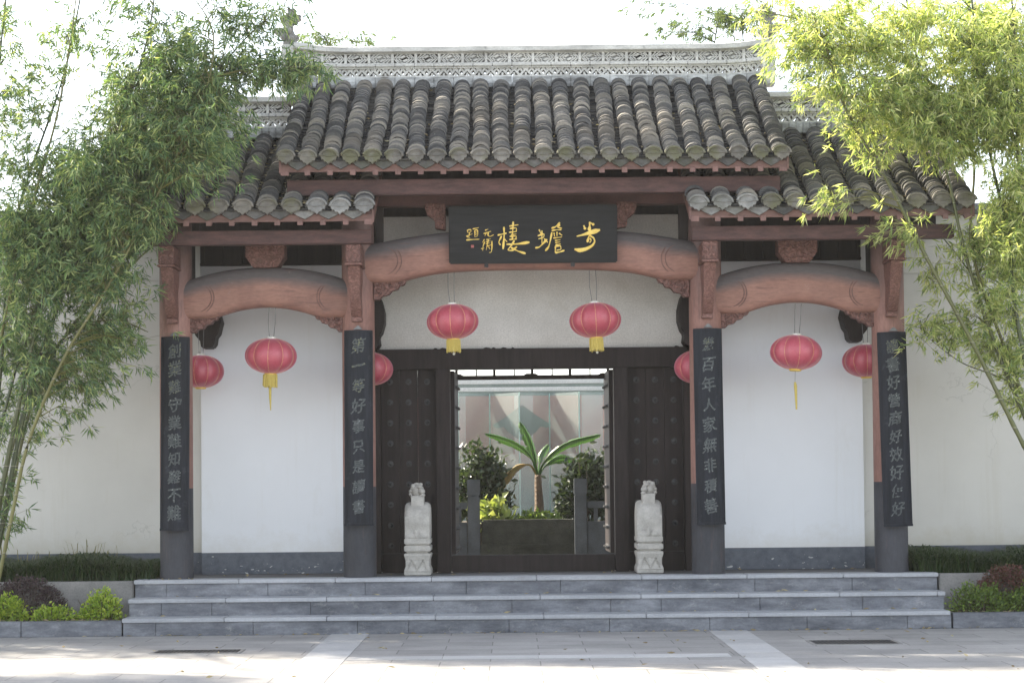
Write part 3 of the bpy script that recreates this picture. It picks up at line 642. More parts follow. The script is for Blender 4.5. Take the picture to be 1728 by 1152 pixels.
# ------------------------------------------------------------------ roofs
YE, YR = -.86, 1.10
def roof_z(z0, z1, y):
    t = (y - YE) / (YR - YE); return z0 + (z1 - z0) * (.86 * t + .14 * t * t)
def make_roof(x0, x1, z0, z1, nrow, expo, seed, endlime=None, finials=True, ridge=True):
    rnd = random.Random(seed)
    pitch = (x1 - x0) / (nrow - .35); r0 = pitch * .375; xs = [x0 + r0 + k * (x1 - x0 - 2 * r0) / (nrow - 1) for k in range(nrow)]
    # base slab with front and back slope
    n = 10; top = [(YE + .05 + (YR - YE - .05) * i / n, roof_z(z0, z1, YE + .05 + (YR - YE - .05) * i / n) - .035) for i in range(n + 1)]
    back = [(YR + 2.1, z1 - 1.05 - .035)]
    under = [(YR + 2.1, z1 - 1.05 - .12), (YR, z1 - .13)] + [(a, c - .055) for a, c in top[::-1][1:]]
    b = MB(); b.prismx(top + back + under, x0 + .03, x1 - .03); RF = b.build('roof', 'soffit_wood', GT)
    # cover and pan tiles
    C = MB(); P = MB(); seg = 8
    def pt(y): return roof_z(z0, z1, y)
    for ri, xc in enumerate(xs):
        y = YE + .02; drift = rnd.uniform(-.009, .009)
        while y < YR + .02:
            e = expo * rnd.uniform(.7, 1.35); big = rnd.random() < .2
            lift = rnd.uniform(0, .008) + (.014 if big else 0)
            z = pt(y); z2 = pt(y + e + .012); r1 = r0 + rnd.uniform(-.004, .004); xj = xc + drift + rnd.uniform(-.006, .006) + .012 * math.sin(y * 2.3 + ri * 1.7)
            V = []
            for (yy, zz, rr) in ((y + .002, z - .012 + lift, r1 - .010), (y, z + lift, r1 + .003 + (.005 if big else 0)), (y + e + .012, z2 - .006, r1 - .003)):
                for k in range(seg + 1):
                    a = R(-12) + R(204) * k / seg; V.append((xj + rr * math.cos(a), yy, zz + .012 + rr * .86 * math.sin(a)))
            m = seg + 1; F = [(j * m + k, j * m + k + 1, (j + 1) * m + k + 1, (j + 1) * m + k) for j in (0, 1) for k in range(seg)]
            C.add(V, F); y += e
    for ri in range(nrow - 1):
        xc = (xs[ri] + xs[ri + 1]) / 2; y = YE + .0; hw = (xs[ri + 1] - xs[ri]) / 2 * .92
        while y < YR:
            e = .075 * rnd.uniform(.8, 1.2); z = pt(y); z2 = pt(y + e + .01); xj = xc + rnd.uniform(-.005, .005); V = []
            for (yy, zz) in ((y + .001, z - .03), (y, z - .012), (y + e + .01, z2 - .022)):
                for k in range(5):
                    u = -1 + k / 2; V.append((xj + u * hw, yy, zz + .022 * u * u - .006))
            P.add(V, [(j * 5 + k, j * 5 + k + 1, (j + 1) * 5 + k + 1, (j + 1) * 5 + k) for j in (0, 1) for k in range(4)]); y += e
    def fast(mb_, name, mat, par):
        me = bpy.data.meshes.new(name); me.from_pydata(mb_.v, [], mb_.f); me.materials.append(MATS[mat])
        me.polygons.foreach_set('use_smooth', [True] * len(me.polygons)); me.set_sharp_from_angle(angle=R(45))
        o = bpy.data.objects.new(name, me); COL.objects.link(o); attach(o, par); return o
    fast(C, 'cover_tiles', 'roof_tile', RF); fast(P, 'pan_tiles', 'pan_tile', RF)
    # back slope covered with plain tile rows
    Bk = MB()
    for xc in xs: Bk.tube([(xc, YR, z1 - .01), (xc, YR + 2.1, z1 - 1.06)], r0 * .9, 8)
    fast(Bk, 'rear_tiles', 'roof_tile', RF)
    # eave caps and drip tiles
    for ri, xc in enumerate(xs):
        lime = endlime and abs(xc) < endlime
        r = r0 * 1.06; poly = []
        for k in range(11): a = math.pi * k / 10; poly.append((r * math.cos(a), r * .78 * math.sin(a)))
        poly = [(a * .93, c * .93) for a, c in poly] + [(-r * .90, -.014), (-r * .80, -.036), (-r * .60, -.034), (-r * .44, -.058), (-r * .22, -.058), (0, -.082), (r * .22, -.058), (r * .44, -.058), (r * .60, -.034), (r * .80, -.036), (r * .90, -.014)]
        M = Matrix.Translation((xc + rnd.uniform(-.006, .006), YE - .005, z0 + .005 + rnd.uniform(-.004, .004))) @ Matrix.Rotation(R(-14 + rnd.uniform(-4, 4)), 4, 'X') @ Matrix.Rotation(R(rnd.uniform(-5, 5)), 4, 'Y')
        b = MB(); b.prism(poly, -.012, .012, M)
        rim = [(M @ Vector((r * 1.03 * math.cos(math.pi * k / 12), -.018, r * .80 * math.sin(math.pi * k / 12)))) for k in range(13)]
        b.tube(rim, .0135, 6); b.tube([(M @ Vector((r * .74 * math.cos(math.pi * k / 10), -.015, .004 + r * .52 * math.sin(math.pi * k / 10)))) for k in range(11)], .006, 5)
        lowr = [(M @ Vector((r * 1.0 * u, -.016, .016 - .018 * (1 - u * u)))) for u in (-1, -.6, -.2, .2, .6, 1)]; b.tube(lowr, .006, 5)
        # swollen tile just behind the face
        pr2 = [(M @ Vector((r * .98 * math.cos(math.pi * k / 8), yy, r * .78 * math.sin(math.pi * k / 8)))) for yy in (.01, .10) for k in range(9)]
        b.add(pr2, [(k, k + 1, k + 10, k + 9) for k in range(8)])
        b.build('eave_tile', 'lime_tile' if lime else 'cap_tile', RF, smooth=40)
    for ri in range(nrow - 1):
        xc = (xs[ri] + xs[ri + 1]) / 2; hw = (xs[ri + 1] - xs[ri]) / 2 * .98
        poly = [(-hw, .020), (-hw * .55, -.002), (0, -.010), (hw * .55, -.002), (hw, .020), (hw * .92, -.022), (hw * .62, -.052), (hw * .25, -.074), (0, -.090), (-hw * .25, -.074), (-hw * .62, -.052), (-hw * .92, -.022)]
        M = Matrix.Translation((xc + rnd.uniform(-.006, .006), YE + .028, z0 - .030 + rnd.uniform(-.005, .005))) @ Matrix.Rotation(R(-10 + rnd.uniform(-4, 4)), 4, 'X') @ Matrix.Rotation(R(rnd.uniform(-4, 4)), 4, 'Y')
        b = MB(); b.prism(poly, -.01, .01, M)
        for off in (0, .014): b.tube([M @ Vector((u * hw, -.012 , off + .02 * u * u - .002)) for u in (-1, -.5, 0, .5, 1)], .005, 5)
        lime = endlime and abs(xc) < endlime
        b.build('drip_tile', 'lime_tile' if lime else 'drip_tile_clay', RF, smooth=40)
    # fascia and rafters
    b = MB(); b.box(x0 + .01, x1 - .01, YE + .05, YE + .075, z0 - .135, z0 - .062); b.build('fascia', 'red_wood', RF, bevel=.003)
    nr = round((x1 - x0) / .232)
    for k in range(nr + 1):
        xx = x0 + .06 + (x1 - x0 - .12) * k / nr; b = MB(); hw = .027 if k not in (0, nr) else .04
        n = 4; V = []
        for i in range(n + 1):
            y = YE + .045 + i * .20; zz = roof_z(z0, z1, max(y, YE + .06)) - .122 - (.012 if i == 0 else 0)
            V += [(xx - hw, y, zz - .052), (xx + hw, y, zz - .052), (xx + hw, y, zz), (xx - hw, y, zz)]
        F = [(i * 4 + q, i * 4 + (q + 1) % 4, (i + 1) * 4 + (q + 1) % 4, (i + 1) * 4 + q) for i in range(n) for q in range(4)] + [(0, 3, 2, 1), (n * 4, n * 4 + 1, n * 4 + 2, n * 4 + 3)]
        b.add(V, F); b.build('rafter', 'rafter_wood', RF, xf=lambda a, b_, c_: (a, b_, c_ - .012))
    return RF
def bargeboard(x, z0, z1, parent):
    b = MB(); pts = []
    n = 10; top = [(YE + .04 + (YR - YE) * i / n, roof_z(z0, z1, YE + .04 + (YR - YE) * i / n) - .04) for i in range(n + 1)]
    b.prismx(top + [(a, c - .13) for a, c in top[::-1]], x - .012, x + .012); b.build('bargeboard', 'red_wood', parent, bevel=.003)
MR = make_roof(-2.50, 2.555, 4.685, 5.80, 24, .036, 3)
bargeboard(-2.485, 4.685, 5.80, MR); bargeboard(2.54, 4.685, 5.80, MR)
SR = {}
for s in (-1, 1):
    x0, x1 = sorted((s * 1.555, s * 4.38)); SR[s] = make_roof(x0, x1, 4.195, 5.22, 12, .036, 11 + s, endlime=2.35)
    bargeboard(s * 4.37, 4.195, 5.22, SR[s]); bargeboard(s * 1.57, 4.195, 5.22, SR[s])

def ridge(x0, x1, zb, parent, flare, seed, openset=()):
    """openwork ridge: plain foot, small pierced band, string course, panel band, coping"""
    rnd = random.Random(seed); y0, y1 = YR - .07, YR + .11; L = x1 - x0
    xm = (x0 + x1) / 2
    def xf(x, y, z):
        d = 0
        if flare[0] and x < x0 + .55: d = ((x0 + .55 - x) / .55) ** 2 * .05 * (z - zb + .25) / .6
        if flare[1] and x > x1 - .55: d = ((x - x1 + .55) / .55) ** 2 * .05 * (z - zb + .25) / .6
        return (x, y, z + d)
    def strip(name, z0, z1, ya, yb_, mat, bev=.006):
        b = MB(); k = 24
        for i in range(k): b.box(x0 + L * i / k, x0 + L * (i + 1) / k - .002, ya, yb_, z0, z1)
        return b.build(name, mat, parent, bevel=bev, xf=xf)
    RD = strip('ridge', zb - .06, zb + .055, y0 - .02, y1 + .02, 'ridge_foot')
    def sub(b, name, mat, bev=0): return b.build(name, mat, RD, bevel=bev, xf=xf)
    # pierced band
    b = MB(); k = 24
    for i in range(k): b.box(x0 + L * i / k, x0 + L * (i + 1) / k - .002, y0 + .01, y1 - .01, zb + .0555, zb + .075); b.box(x0 + L * i / k, x0 + L * (i + 1) / k - .002, y0 + .01, y1 - .01, zb + .155, zb + .172)
    m = round(L / .128); pw = L / m
    for i in range(m):
        xa = x0 + pw * i; za, zc = zb + .075, zb + .155
        for (u0, v0, u1, v1) in ((0, .0, .5, .85), (1, .0, .5, .85), (0, 1, .25, .45), (1, 1, .75, .45), (.5, 0, .5, .4), (.25, .9, .5, 1), (.75, .9, .5, 1)):
            p0 = Vector((xa + u0 * pw, za + v0 * (zc - za))); p1 = Vector((xa + u1 * pw, za + v1 * (zc - za)))
            d = (p1 - p0); nrm = Vector((-d.y, d.x)).normalized() * .011
            b.prism([tuple(p0 - nrm), tuple(p1 - nrm), tuple(p1 + nrm), tuple(p0 + nrm)], y0 + .02 + rnd.uniform(0, .01), y1 - .02)
    sub(b, 'pierced_band', 'ridge_stone')
    b = MB()
    for i in range(k): b.box(x0 + L * i / k, x0 + L * (i + 1) / k - .002, y0 - .015, y1 + .015, zb + .1725, zb + .205)
    sub(b, 'string_course', 'ridge_stone', .006)
    # panel band
    m = round(L / .256); pw = L / m; za, zc = zb + .2055, zb + .320
    b = MB(); backs = []
    for i in range(m):
        xa = x0 + pw * i; b.box(xa, xa + .03, y0 + .0, y1, za, zc); xa += .03; ww = pw - .03
        h = zc - za
        b.box(xa + .0005, xa + ww, y0 + .004, y1 - .004, za, za + .010); b.box(xa + .0005, xa + ww, y0 + .004, y1 - .004, zc - .010, zc)
        segs = [(0, .5, .22, 1), (0, .5, .22, 0), (.10, .5, .42, 1), (.12, .45, .34, 0), (.22, .5, .62, 1), (.22, .5, .5, .05), (.36, .55, .78, 1),
                (1, .5, .78, 0), (1, .5, .78, 1), (.90, .5, .58, 0), (.88, .55, .66, 1), (.78, .5, .38, 0), (.78, .5, .5, .95), (.64, .45, .22, 0)]
        for (u0, v0, u1, v1) in segs:
            p0 = Vector((xa + u0 * ww, za + .008 + v0 * (h - .016))); p1 = Vector((xa + u1 * ww, za + .008 + v1 * (h - .016)))
            d = p1 - p0; nrm = Vector((-d.y, d.x)).normalized() * .0062
            b.prism([tuple(p0 - nrm), tuple(p1 - nrm), tuple(p1 + nrm), tuple(p0 + nrm)], y0 + .006, y0 + .04)
        q = MB(); q.box(xa + .001, xa + ww - .001, (y0 + .085 if i in openset else y0 + .034), y1 - .02, za + .011, zc - .011); backs.append((q, 'ridge_dark' if i in openset else 'ridge_mid'))
    sub(b, 'panel_lattice', 'ridge_stone')
    for q, mt in backs: sub(q, 'panel_back', mt)
    b = MB(); k = 30
    for i in range(k):
        b.prismx([(y0 - .05, zc + .012), (y0 - .05, zc + .06), ((y0 + y1) / 2, zc + .095), (y1 + .05, zc + .06), (y1 + .05, zc + .012), (y1 + .02, zc + .0005), (y0 - .02, zc + .0005)], x0 - .03 + (L + .06) * i / k, x0 - .03 + (L + .06) * (i + 1) / k)
    sub(b, 'coping', 'ridge_stone', .0)
    return RD
ridge(-2.50, 2.57, 5.79, MR, (1, 1), 5, {1, 2, 4, 5, 14, 15})
ridge(-4.40, -2.58, 5.26, SR[-1], (1, 0), 6, {4, 5, 6}); ridge(2.58, 4.40, 5.26, SR[1], (0, 1), 8, {0, 1, 2})
# carved finials at the ridge ends
fin = [(230, 520), (375, 520), (380, 450), (430, 395), (375, 370), (350, 300), (352, 245), (395, 255), (415, 215), (462, 185), (430, 170), (458, 140), (385, 155), (392, 80), (355, 62), (335, 90), (315, 45), (285, 70), (300, 130), (262, 150), (188, 172), (205, 225), (240, 250), (245, 300), (180, 312), (118, 322), (122, 352), (180, 385), (238, 440)]
for s in (-1, 1):
    k = 1 / 7.2 / 156.4; zr = 5.79 + .42
    pl = [((a - 300) * k * (1 if s < 0 else -1) + s * 2.60, zr + (510 - c) * k * 1.05) for a, c in fin]
    b = MB(); b.prism(pl, YR - .04, YR + .08)
    for (a, c, r) in ((300, 150, .03), (290, 330, .05), (250, 400, .045), (330, 420, .04), (340, 200, .03)):
        b.ball(((a - 300) * k * (1 if s < 0 else -1) + s * 2.60, YR - .03, zr + (510 - c) * k * 1.05), (r, .05, r))
    b.build('finial', 'finial_stone', MR, bevel=.012, smooth=60)
    b = MB(); b.box(s * 2.60 - .07, s * 2.60 + .07, YR - .08, YR + .12, 5.73, zr + .01); b.build('ridge_end', 'ridge_stone', MR, bevel=.01)

# ------------------------------------------------------------------ plaque with calligraphy
PQ = thing('name_plaque', (0, -.25, 3.70), 'black lacquered name plaque with gold brush calligraphy above the middle bay', 'plaque')
PX0, PX1, PZ0, PZ1 = -.838, .872, 3.690, 4.268
TILT = Matrix.Translation((0, -.20, PZ0)) @ Matrix.Rotation(R(9), 4, 'X') @ Matrix.Translation((0, .20, -PZ0))
b = MB(); b.box(PX0, PX1, -.24, -.20, PZ0, PZ1 + .01, TILT); b.build('plaque_board', 'black_lacquer', PQ, bevel=.012, smooth=35)
def stroke_mesh(strokes, fx, fz, y, thick, M):
    b = MB()
    for st_ in strokes:
        wd, pts = st_[0], [Vector((fx(a), fz(c))) for a, c in st_[1:]]
        dense = []
        for i in range(len(pts) - 1):
            for k in range(5): dense.append(pts[i].lerp(pts[i + 1], k / 5))
        dense.append(pts[-1])
        for _ in range(2): dense = [dense[0]] + [(dense[i - 1] + dense[i] * 2 + dense[i + 1]) / 4 for i in range(1, len(dense) - 1)] + [dense[-1]]
        n = len(dense); V = []
        for i, p_ in enumerate(dense):
            d = (dense[min(i + 1, n - 1)] - dense[max(i - 1, 0)]).normalized(); nr = Vector((-d.y, d.x)); t = i / (n - 1)
            hw = wd * .5 * (.75 + .35 * math.sin(t * 5 + wd * 90)) * (min(1, .55 + t * 4) if t < .2 else min(1, .45 + (1 - t) * 4))
            if i == 0: p_ = p_ - d * hw * .6
            if i == n - 1: p_ = p_ + d * hw * .6
            for (q, yy) in ((-1, y), (-.55, y - thick), (.55, y - thick), (1, y)): w2 = p_ + nr * hw * q; V.append((w2.x, yy, w2.y))
        F = [(i * 4 + k, i * 4 + k + 1, (i + 1) * 4 + k + 1, (i + 1) * 4 + k) for i in range(n - 1) for k in range(3)] + [(0, 1, 2, 3), ((n - 1) * 4 + 3, (n - 1) * 4 + 2, (n - 1) * 4 + 1, (n - 1) * 4)]
        b.add([M @ Vector(v) for v in V], F)
    return b
K = 1 / 5.76 / 166.0
fx = lambda a: (a - 852) * K + .018
fz = lambda c: 4.255 - (c - 75) * K
W = lambda w_: w_ * K * 1.3
chars = {
 'bu': [(W(24), (1345, 255), (1358, 288)), (W(26), (1402, 222), (1402, 262), (1396, 300)), (W(24), (1408, 228), (1442, 246)), (W(32), (1278, 356), (1340, 342), (1420, 318), (1497, 298)), (W(22), (1412, 335), (1388, 368), (1380, 412)), (W(28), (1402, 352), (1440, 372), (1452, 408), (1428, 448), (1368, 480), (1305, 494), (1258, 482)), (W(15), (1402, 378), (1418, 398), (1402, 418))],
 'chan': [(W(14), (912, 290), (928, 328)), (W(14), (900, 348), (962, 328), (955, 366), (905, 378)), (W(13), (938, 300), (938, 430)), (W(20), (876, 464), (910, 460), (944, 428), (985, 385)), (W(15), (962, 378), (992, 412)), (W(20), (1034, 320), (1018, 400), (1002, 458), (972, 492)), (W(20), (1110, 225), (1075, 262), (1035, 276)), (W(16), (1112, 246), (1085, 268), (1130, 278)), (W(15), (1036, 300), (1080, 292), (1125, 292)), (W(14), (1055, 322), (1060, 355)), (W(14), (1084, 315), (1084, 350)), (W(15), (1106, 326), (1132, 346)), (W(12), (1050, 372), (1132, 362)), (W(12), (1066, 396), (1116, 388)), (W(12), (1068, 416), (1114, 410)), (W(13), (1072, 438), (1118, 430)), (W(14), (1068, 452), (1066, 512)), (W(14), (1068, 452), (1118, 444), (1124, 482), (1080, 490)), (W(19), (1070, 514), (1110, 508), (1152, 492))],
 'lou': [(W(18), (512, 338), (548, 330), (592, 320)), (W(21), (570, 264), (572, 340), (560, 470)), (W(17), (545, 350), (516, 408), (534, 432)), (W(14), (574, 378), (598, 402)), (W(17), (660, 212), (656, 290), (650, 385)), (W(15), (626, 252), (708, 240)), (W(13), (630, 276), (692, 268), (690, 300)), (W(14), (622, 312), (692, 304)), (W(12), (640, 335), (690, 330)), (W(14), (628, 352), (692, 346), (684, 374)), (W(14), (624, 382), (692, 378)), (W(24), (598, 428), (700, 426), (812, 410)), (W(19), (668, 395), (642, 440), (600, 484), (652, 490), (692, 452)), (W(21), (640, 462), (706, 496), (776, 518))],
 'ti': [(W(9), (216, 286), (250, 280), (250, 306), (216, 310)), (W(9), (216, 286), (216, 310)), (W(9), (204, 346), (262, 324)), (W(9), (236, 310), (230, 350)), (W(8), (210, 350), (240, 362)), (W(10), (268, 276), (326, 264)), (W(9), (286, 290), (316, 284), (316, 345), (285, 352)), (W(9), (286, 290), (285, 352)), (W(8), (286, 311), (314, 306)), (W(8), (286, 330), (314, 326)), (W(13), (206, 382), (262, 378), (328, 376))],
 'yuan': [(W(10), (388, 290), (416, 280)), (W(10), (374, 322), (410, 310), (444, 300)), (W(9), (402, 310), (384, 346)), (W(12), (418, 308), (414, 342), (434, 352), (470, 334))],
 'heng': [(W(9), (380, 378), (360, 408)), (W(10), (382, 402), (366, 440), (362, 486)), (W(8), (398, 380), (442, 374)), (W(8), (396, 400), (440, 394)), (W(8), (394, 420), (436, 414)), (W(9), (420, 376), (404, 440), (396, 480)), (W(9), (400, 446), (456, 428)), (W(11), (452, 396), (452, 460), (446, 502), (426, 506)), (W(8), (348, 468), (376, 462)), (W(8), (420, 452), (434, 474))],
}
for k_, s_ in chars.items():
    stroke_mesh(s_, fx, fz, -.2405, .006, TILT).build('gold_character', 'gold', PQ, smooth=40)
b = MB(); b.box(fx(248), fx(277), -.2445, -.2405, fz(458), fz(430), TILT); b.build('red_seal', 'seal_red', PQ, bevel=.003)
for xx in (-.46, .42):
    b = MB(); b.box(xx - .02, xx + .02, -.23, -.17, 3.655, 3.692); b.tube([(xx, -.24, 3.69), (xx, -.25, 3.665), (xx + .01, -.24, 3.65)], .008, 6); b.build('iron_hook', 'iron', PQ)

# ------------------------------------------------------------------ couplet boards with characters
def glyph(ch, size, bold):
    cu = bpy.data.curves.new('glyph', 'FONT'); cu.body = ch; cu.size = size; cu.align_x = 'CENTER'; cu.align_y = 'CENTER'
    cu.offset = bold; cu.extrude = 0; cu.resolution_u = 3
    o = bpy.data.objects.new('glyph', cu); COL.objects.link(o); bpy.context.view_layer.update()
    me = bpy.data.meshes.new_from_object(o.evaluated_get(bpy.context.evaluated_depsgraph_get()))
    bm = bmesh.new(); bm.from_mesh(me); bmesh.ops.remove_doubles(bm, verts=bm.verts, dist=1e-5)
    for _ in range(4):
        ed = [e for e in bm.edges if e.calc_length() > .022]
        if not ed: break
        bmesh.ops.subdivide_edges(bm, edges=ed, cuts=1); bmesh.ops.triangulate(bm, faces=bm.faces)
    bm.to_mesh(me); bm.free()
    V = [tuple(v.co) for v in me.vertices]; F = [tuple(p_.vertices) for p_ in me.polygons]
    bpy.data.objects.remove(o); bpy.data.curves.remove(cu); bpy.data.meshes.remove(me); return V, F
CUT = ["創業難守業難知難不難", "第一等好事只是讀書", "幾百年人家無非積善", "讀書好營商好效好便好"]
LAB = ["black couplet board with ten faded characters on the leftmost column", "black couplet board of nine worn characters on the column left of the doors",
       "black couplet board of nine characters on the column right of the doors", "black couplet board with ten characters hung crookedly on the rightmost column"]
BD = [(-3.640, 2.975, 1.019, -.5), (-1.772, 3.023, 1.055, -.2), (1.790, 3.008, 1.028, .45), (3.675, 2.954, .993, 1.15)]
crnd = random.Random(5)
for i, (txt, lab, (bx, z1, z0, lean)) in enumerate(zip(CUT, LAB, BD)):
    CB = thing('couplet_board', (bx, -.2, z0), lab, 'couplet board', 'couplet boards on the four columns')
    Mx = Matrix.Translation((bx, 0, (z0 + z1) / 2)) @ Matrix.Rotation(R(-lean), 4, 'Y') @ Matrix.Translation((0, 0, -(z0 + z1) / 2))
    hw = .145; ys = lambda u: -.222 + .034 * (u / hw) ** 2
    b = MB(); n = 8; V = []
    for (dz) in (z0, z1):
        for k in range(n + 1): u = -hw + 2 * hw * k / n; V.append((u, ys(u), dz))
        for k in range(n + 1): u = hw - 2 * hw * k / n; V.append((u, ys(u) + .03, dz))
    m = 2 * (n + 1); F = [(k, (k + 1) % m, (k + 1) % m + m, k + m) for k in range(m)] + [tuple(range(m))[::-1], tuple(range(m, 2 * m))]
    b.add([Mx @ Vector(v) for v in V], F); b.build('board', 'board_lacquer', CB, bevel=.005, smooth=40)
    b = MB()
    for (ua, ub, za, zb_) in ((-hw, -hw + .016, z0, z1), (hw - .016, hw, z0, z1), (-hw + .016, hw - .016, z1 - .018, z1), (-hw - .004, hw + .004, z0 - .012, z0 + .012)):
        k = 6; V = []
        for zz in (za, zb_):
            for q in range(k + 1): u = ua + (ub - ua) * q / k; V.append((u, ys(u) - (.008 if za >= z0 else .014), zz))
            for q in range(k + 1): u = ub - (ub - ua) * q / k; V.append((u, ys(u) + .002, zz))
        m = 2 * (k + 1); F = [(q, (q + 1) % m, (q + 1) % m + m, q + m) for q in range(m)] + [tuple(range(m))[::-1], tuple(range(m, 2 * m))]
        b.add([Mx @ Vector(v) for v in V], F)
    b.build('rim', 'board_lacquer', CB, smooth=35)
    nc = len(txt); pitch = (z1 - z0 - .13) / nc
    for j, ch in enumerate(txt):
        V, F = glyph(ch, .150 + crnd.uniform(-.012, .012), .0010); zc = z1 - .085 - pitch * (j + .5) + .02
        sh = crnd.uniform(-.12, .12); ro = R(crnd.uniform(-5, 5)); V2 = []; nV = len(V)
        F = [tuple(i_ + nV * c_ for i_ in f_) for c_ in range(4) for f_ in F]
        for (x, y, z) in [(x + dx_, y + dy_, k_) for k_, (dx_, dy_) in enumerate(((-.0022, 0), (.0022, .0004), (0, .0022), (0, -.0022))) for (x, y, z) in V]:
            x, y = x * .92 + y * sh, y * 1.02 + x * .16
            x += .0028 * math.sin(y * 85 + j) ; y += .0028 * math.sin(x * 95 + j * 2)
            x, y = x * math.cos(ro) - y * math.sin(ro), x * math.sin(ro) + y * math.cos(ro)
            V2.append(Mx @ Vector((x, ys(x) - .0035 - .0003 * z, zc + y)))
        mt = 'paint_olive' if j < (1 if i > 1 else 3) or (i == 0 and j < 3) else ('paint_grey' if i == 1 else 'paint_pale')
        me = bpy.data.meshes.new('painted_character'); me.from_pydata([tuple(v) for v in V2], [], F); me.materials.append(MATS[mt])
        o = bpy.data.objects.new('painted_character', me); COL.objects.link(o); attach(o, CB)
    b = MB(); q = [(.045 * math.cos(a), .012 + .04 * abs(math.sin(a)) + .008 * math.cos(4 * a)) for a in [math.pi * k / 10 for k in range(11)]]
    b.prism([(bx + x_ , z1 + z_ - .01) for x_, z_ in q] , -.205, -.185); b.build('hanger', 'hook_metal', CB)

# ------------------------------------------------------------------ lanterns
def lantern(loc, label, tassel, cord, group='red round lanterns hanging in the gate'):
    """loc = centre of the globe"""
    T = thing('lantern', loc, label, 'lantern', group); T['_local'] = 1
    T.rotation_euler = (R(random.uniform(-3, 3)), R(random.uniform(-3.5, 3.5)), 0); Rr, Hh = .267, random.uniform(.174, .186); ng = 10; b = MB(); prof = []
    for i in range(25):
        a = R(-80 + 160 * i / 24); prof.append((Rr * (abs(math.cos(a)) ** .9), Hh * math.sin(a) / math.sin(R(80))))
    rot = random.uniform(0, .5)
    b.lathe(prof, 0, 0, ng * 8, mod=lambda t, z: 1 - .06 * abs(math.sin(ng * (t + rot) / 2 + math.pi / 2)) ** 6 * (1 if abs(z) < .17 else .3))
    b.build('silk_globe', 'lantern_silk', T, smooth=60)
    b = MB()
    for k in range(ng):
        t = 2 * math.pi * k / ng - rot; b.tube([((r * .942 + .0015) * math.cos(t), (r * .942 + .0015) * math.sin(t), z) for r, z in prof], .0028, 4)
    b.build('ribs', 'lantern_rib', T)
    b = MB(); b.lathe([(.05, Hh - .012), (.052, Hh + .004), (.046, Hh + .018), (.03, Hh + .022)], 0, 0, 20); b.build('top_cap', 'white_cap', T, smooth=40)
    b = MB(); b.lathe([(.055, -Hh - .018), (.064, -Hh - .010), (.060, -Hh + .008)], 0, 0, 24); b.build('bottom_cap', 'gold', T, smooth=40)
    for xx in (-.028, .035):
        b = MB(); b.tube([(xx * .7, 0, Hh + .01), (xx * .9 + random.uniform(-.01, .01), 0, Hh + cord * .5), (xx, 0, Hh + cord)], .0035, 5); b.build('hanging_cord', 'cord_grey', T)
    if tassel in ('fringe', 'long'):
        b = MB(); n = 26
        for k in range(n):
            t = 2 * math.pi * k / n; rr = .062 + random.uniform(-.004, .006); l = .125 + random.uniform(-.01, .012)
            b.tube([(rr * math.cos(t), rr * math.sin(t), -Hh - .012), (rr * 1.08 * math.cos(t), rr * 1.08 * math.sin(t), -Hh - .012 - l)], [.010, .008], 5)
        b.lathe([(.064, -Hh - .05), (.066, -Hh - .012)], 0, 0, 20)
        b.build('fringe', 'fringe', T)
        b = MB(); b.ball((0, -.0, -Hh - .155), .013); b.tube([(0, 0, -Hh), (0, 0, -Hh - .15)], .006, 6); b.build('bead', 'white_cap', T)
    if tassel == 'long':
        b = MB(); b.tube([(.0, -.02, -Hh - .13), (.004, -.02, -Hh - .25), (.012, -.02, -Hh - .38)], [.016, .012, .005], 8); b.build('tassel', 'fringe', T)
    if tassel == 'thread':
        b = MB(); b.tube([(0, 0, -Hh), (.003, 0, -Hh - .13)], .002, 4); b.build('thread', 'cord_grey', T)
        b = MB(); b.tube([(.003, 0, -Hh - .13), (.01, 0, -Hh - .17), (.03, 0, -Hh - .41)], [.010, .016, .009], 8); b.build('tassel', 'fringe', T)
    return T
lantern((-.813, -.02, 3.116), 'red silk lantern with short yellow fringe, left of the two under the middle beam', 'fringe', .34)
lantern((.650, -.02, 3.116), 'red silk lantern with short yellow fringe, right of the two under the middle beam', 'fringe', .34)
lantern((-2.680, -.02, 2.782), 'red silk lantern with yellow fringe and long thin tassel in the left side bay', 'long', .33)
lantern((2.705, -.02, 2.766), 'red silk lantern with just a thin yellow tassel in the right side bay', 'thread', .33)
for x_, z_, lb in ((-3.47, 2.655, 'dark red lantern half hidden behind the leftmost column'), (-1.70, 2.665, 'dark red lantern mostly hidden behind the column left of the doors'),
                   (1.735, 2.655, 'dark red lantern mostly hidden behind the column right of the doors'), (3.50, 2.70, 'dark red lantern half hidden behind the rightmost column')):
    lantern((x_, .44, z_), lb, 'none', .66).scale = (.93, .93, .93)

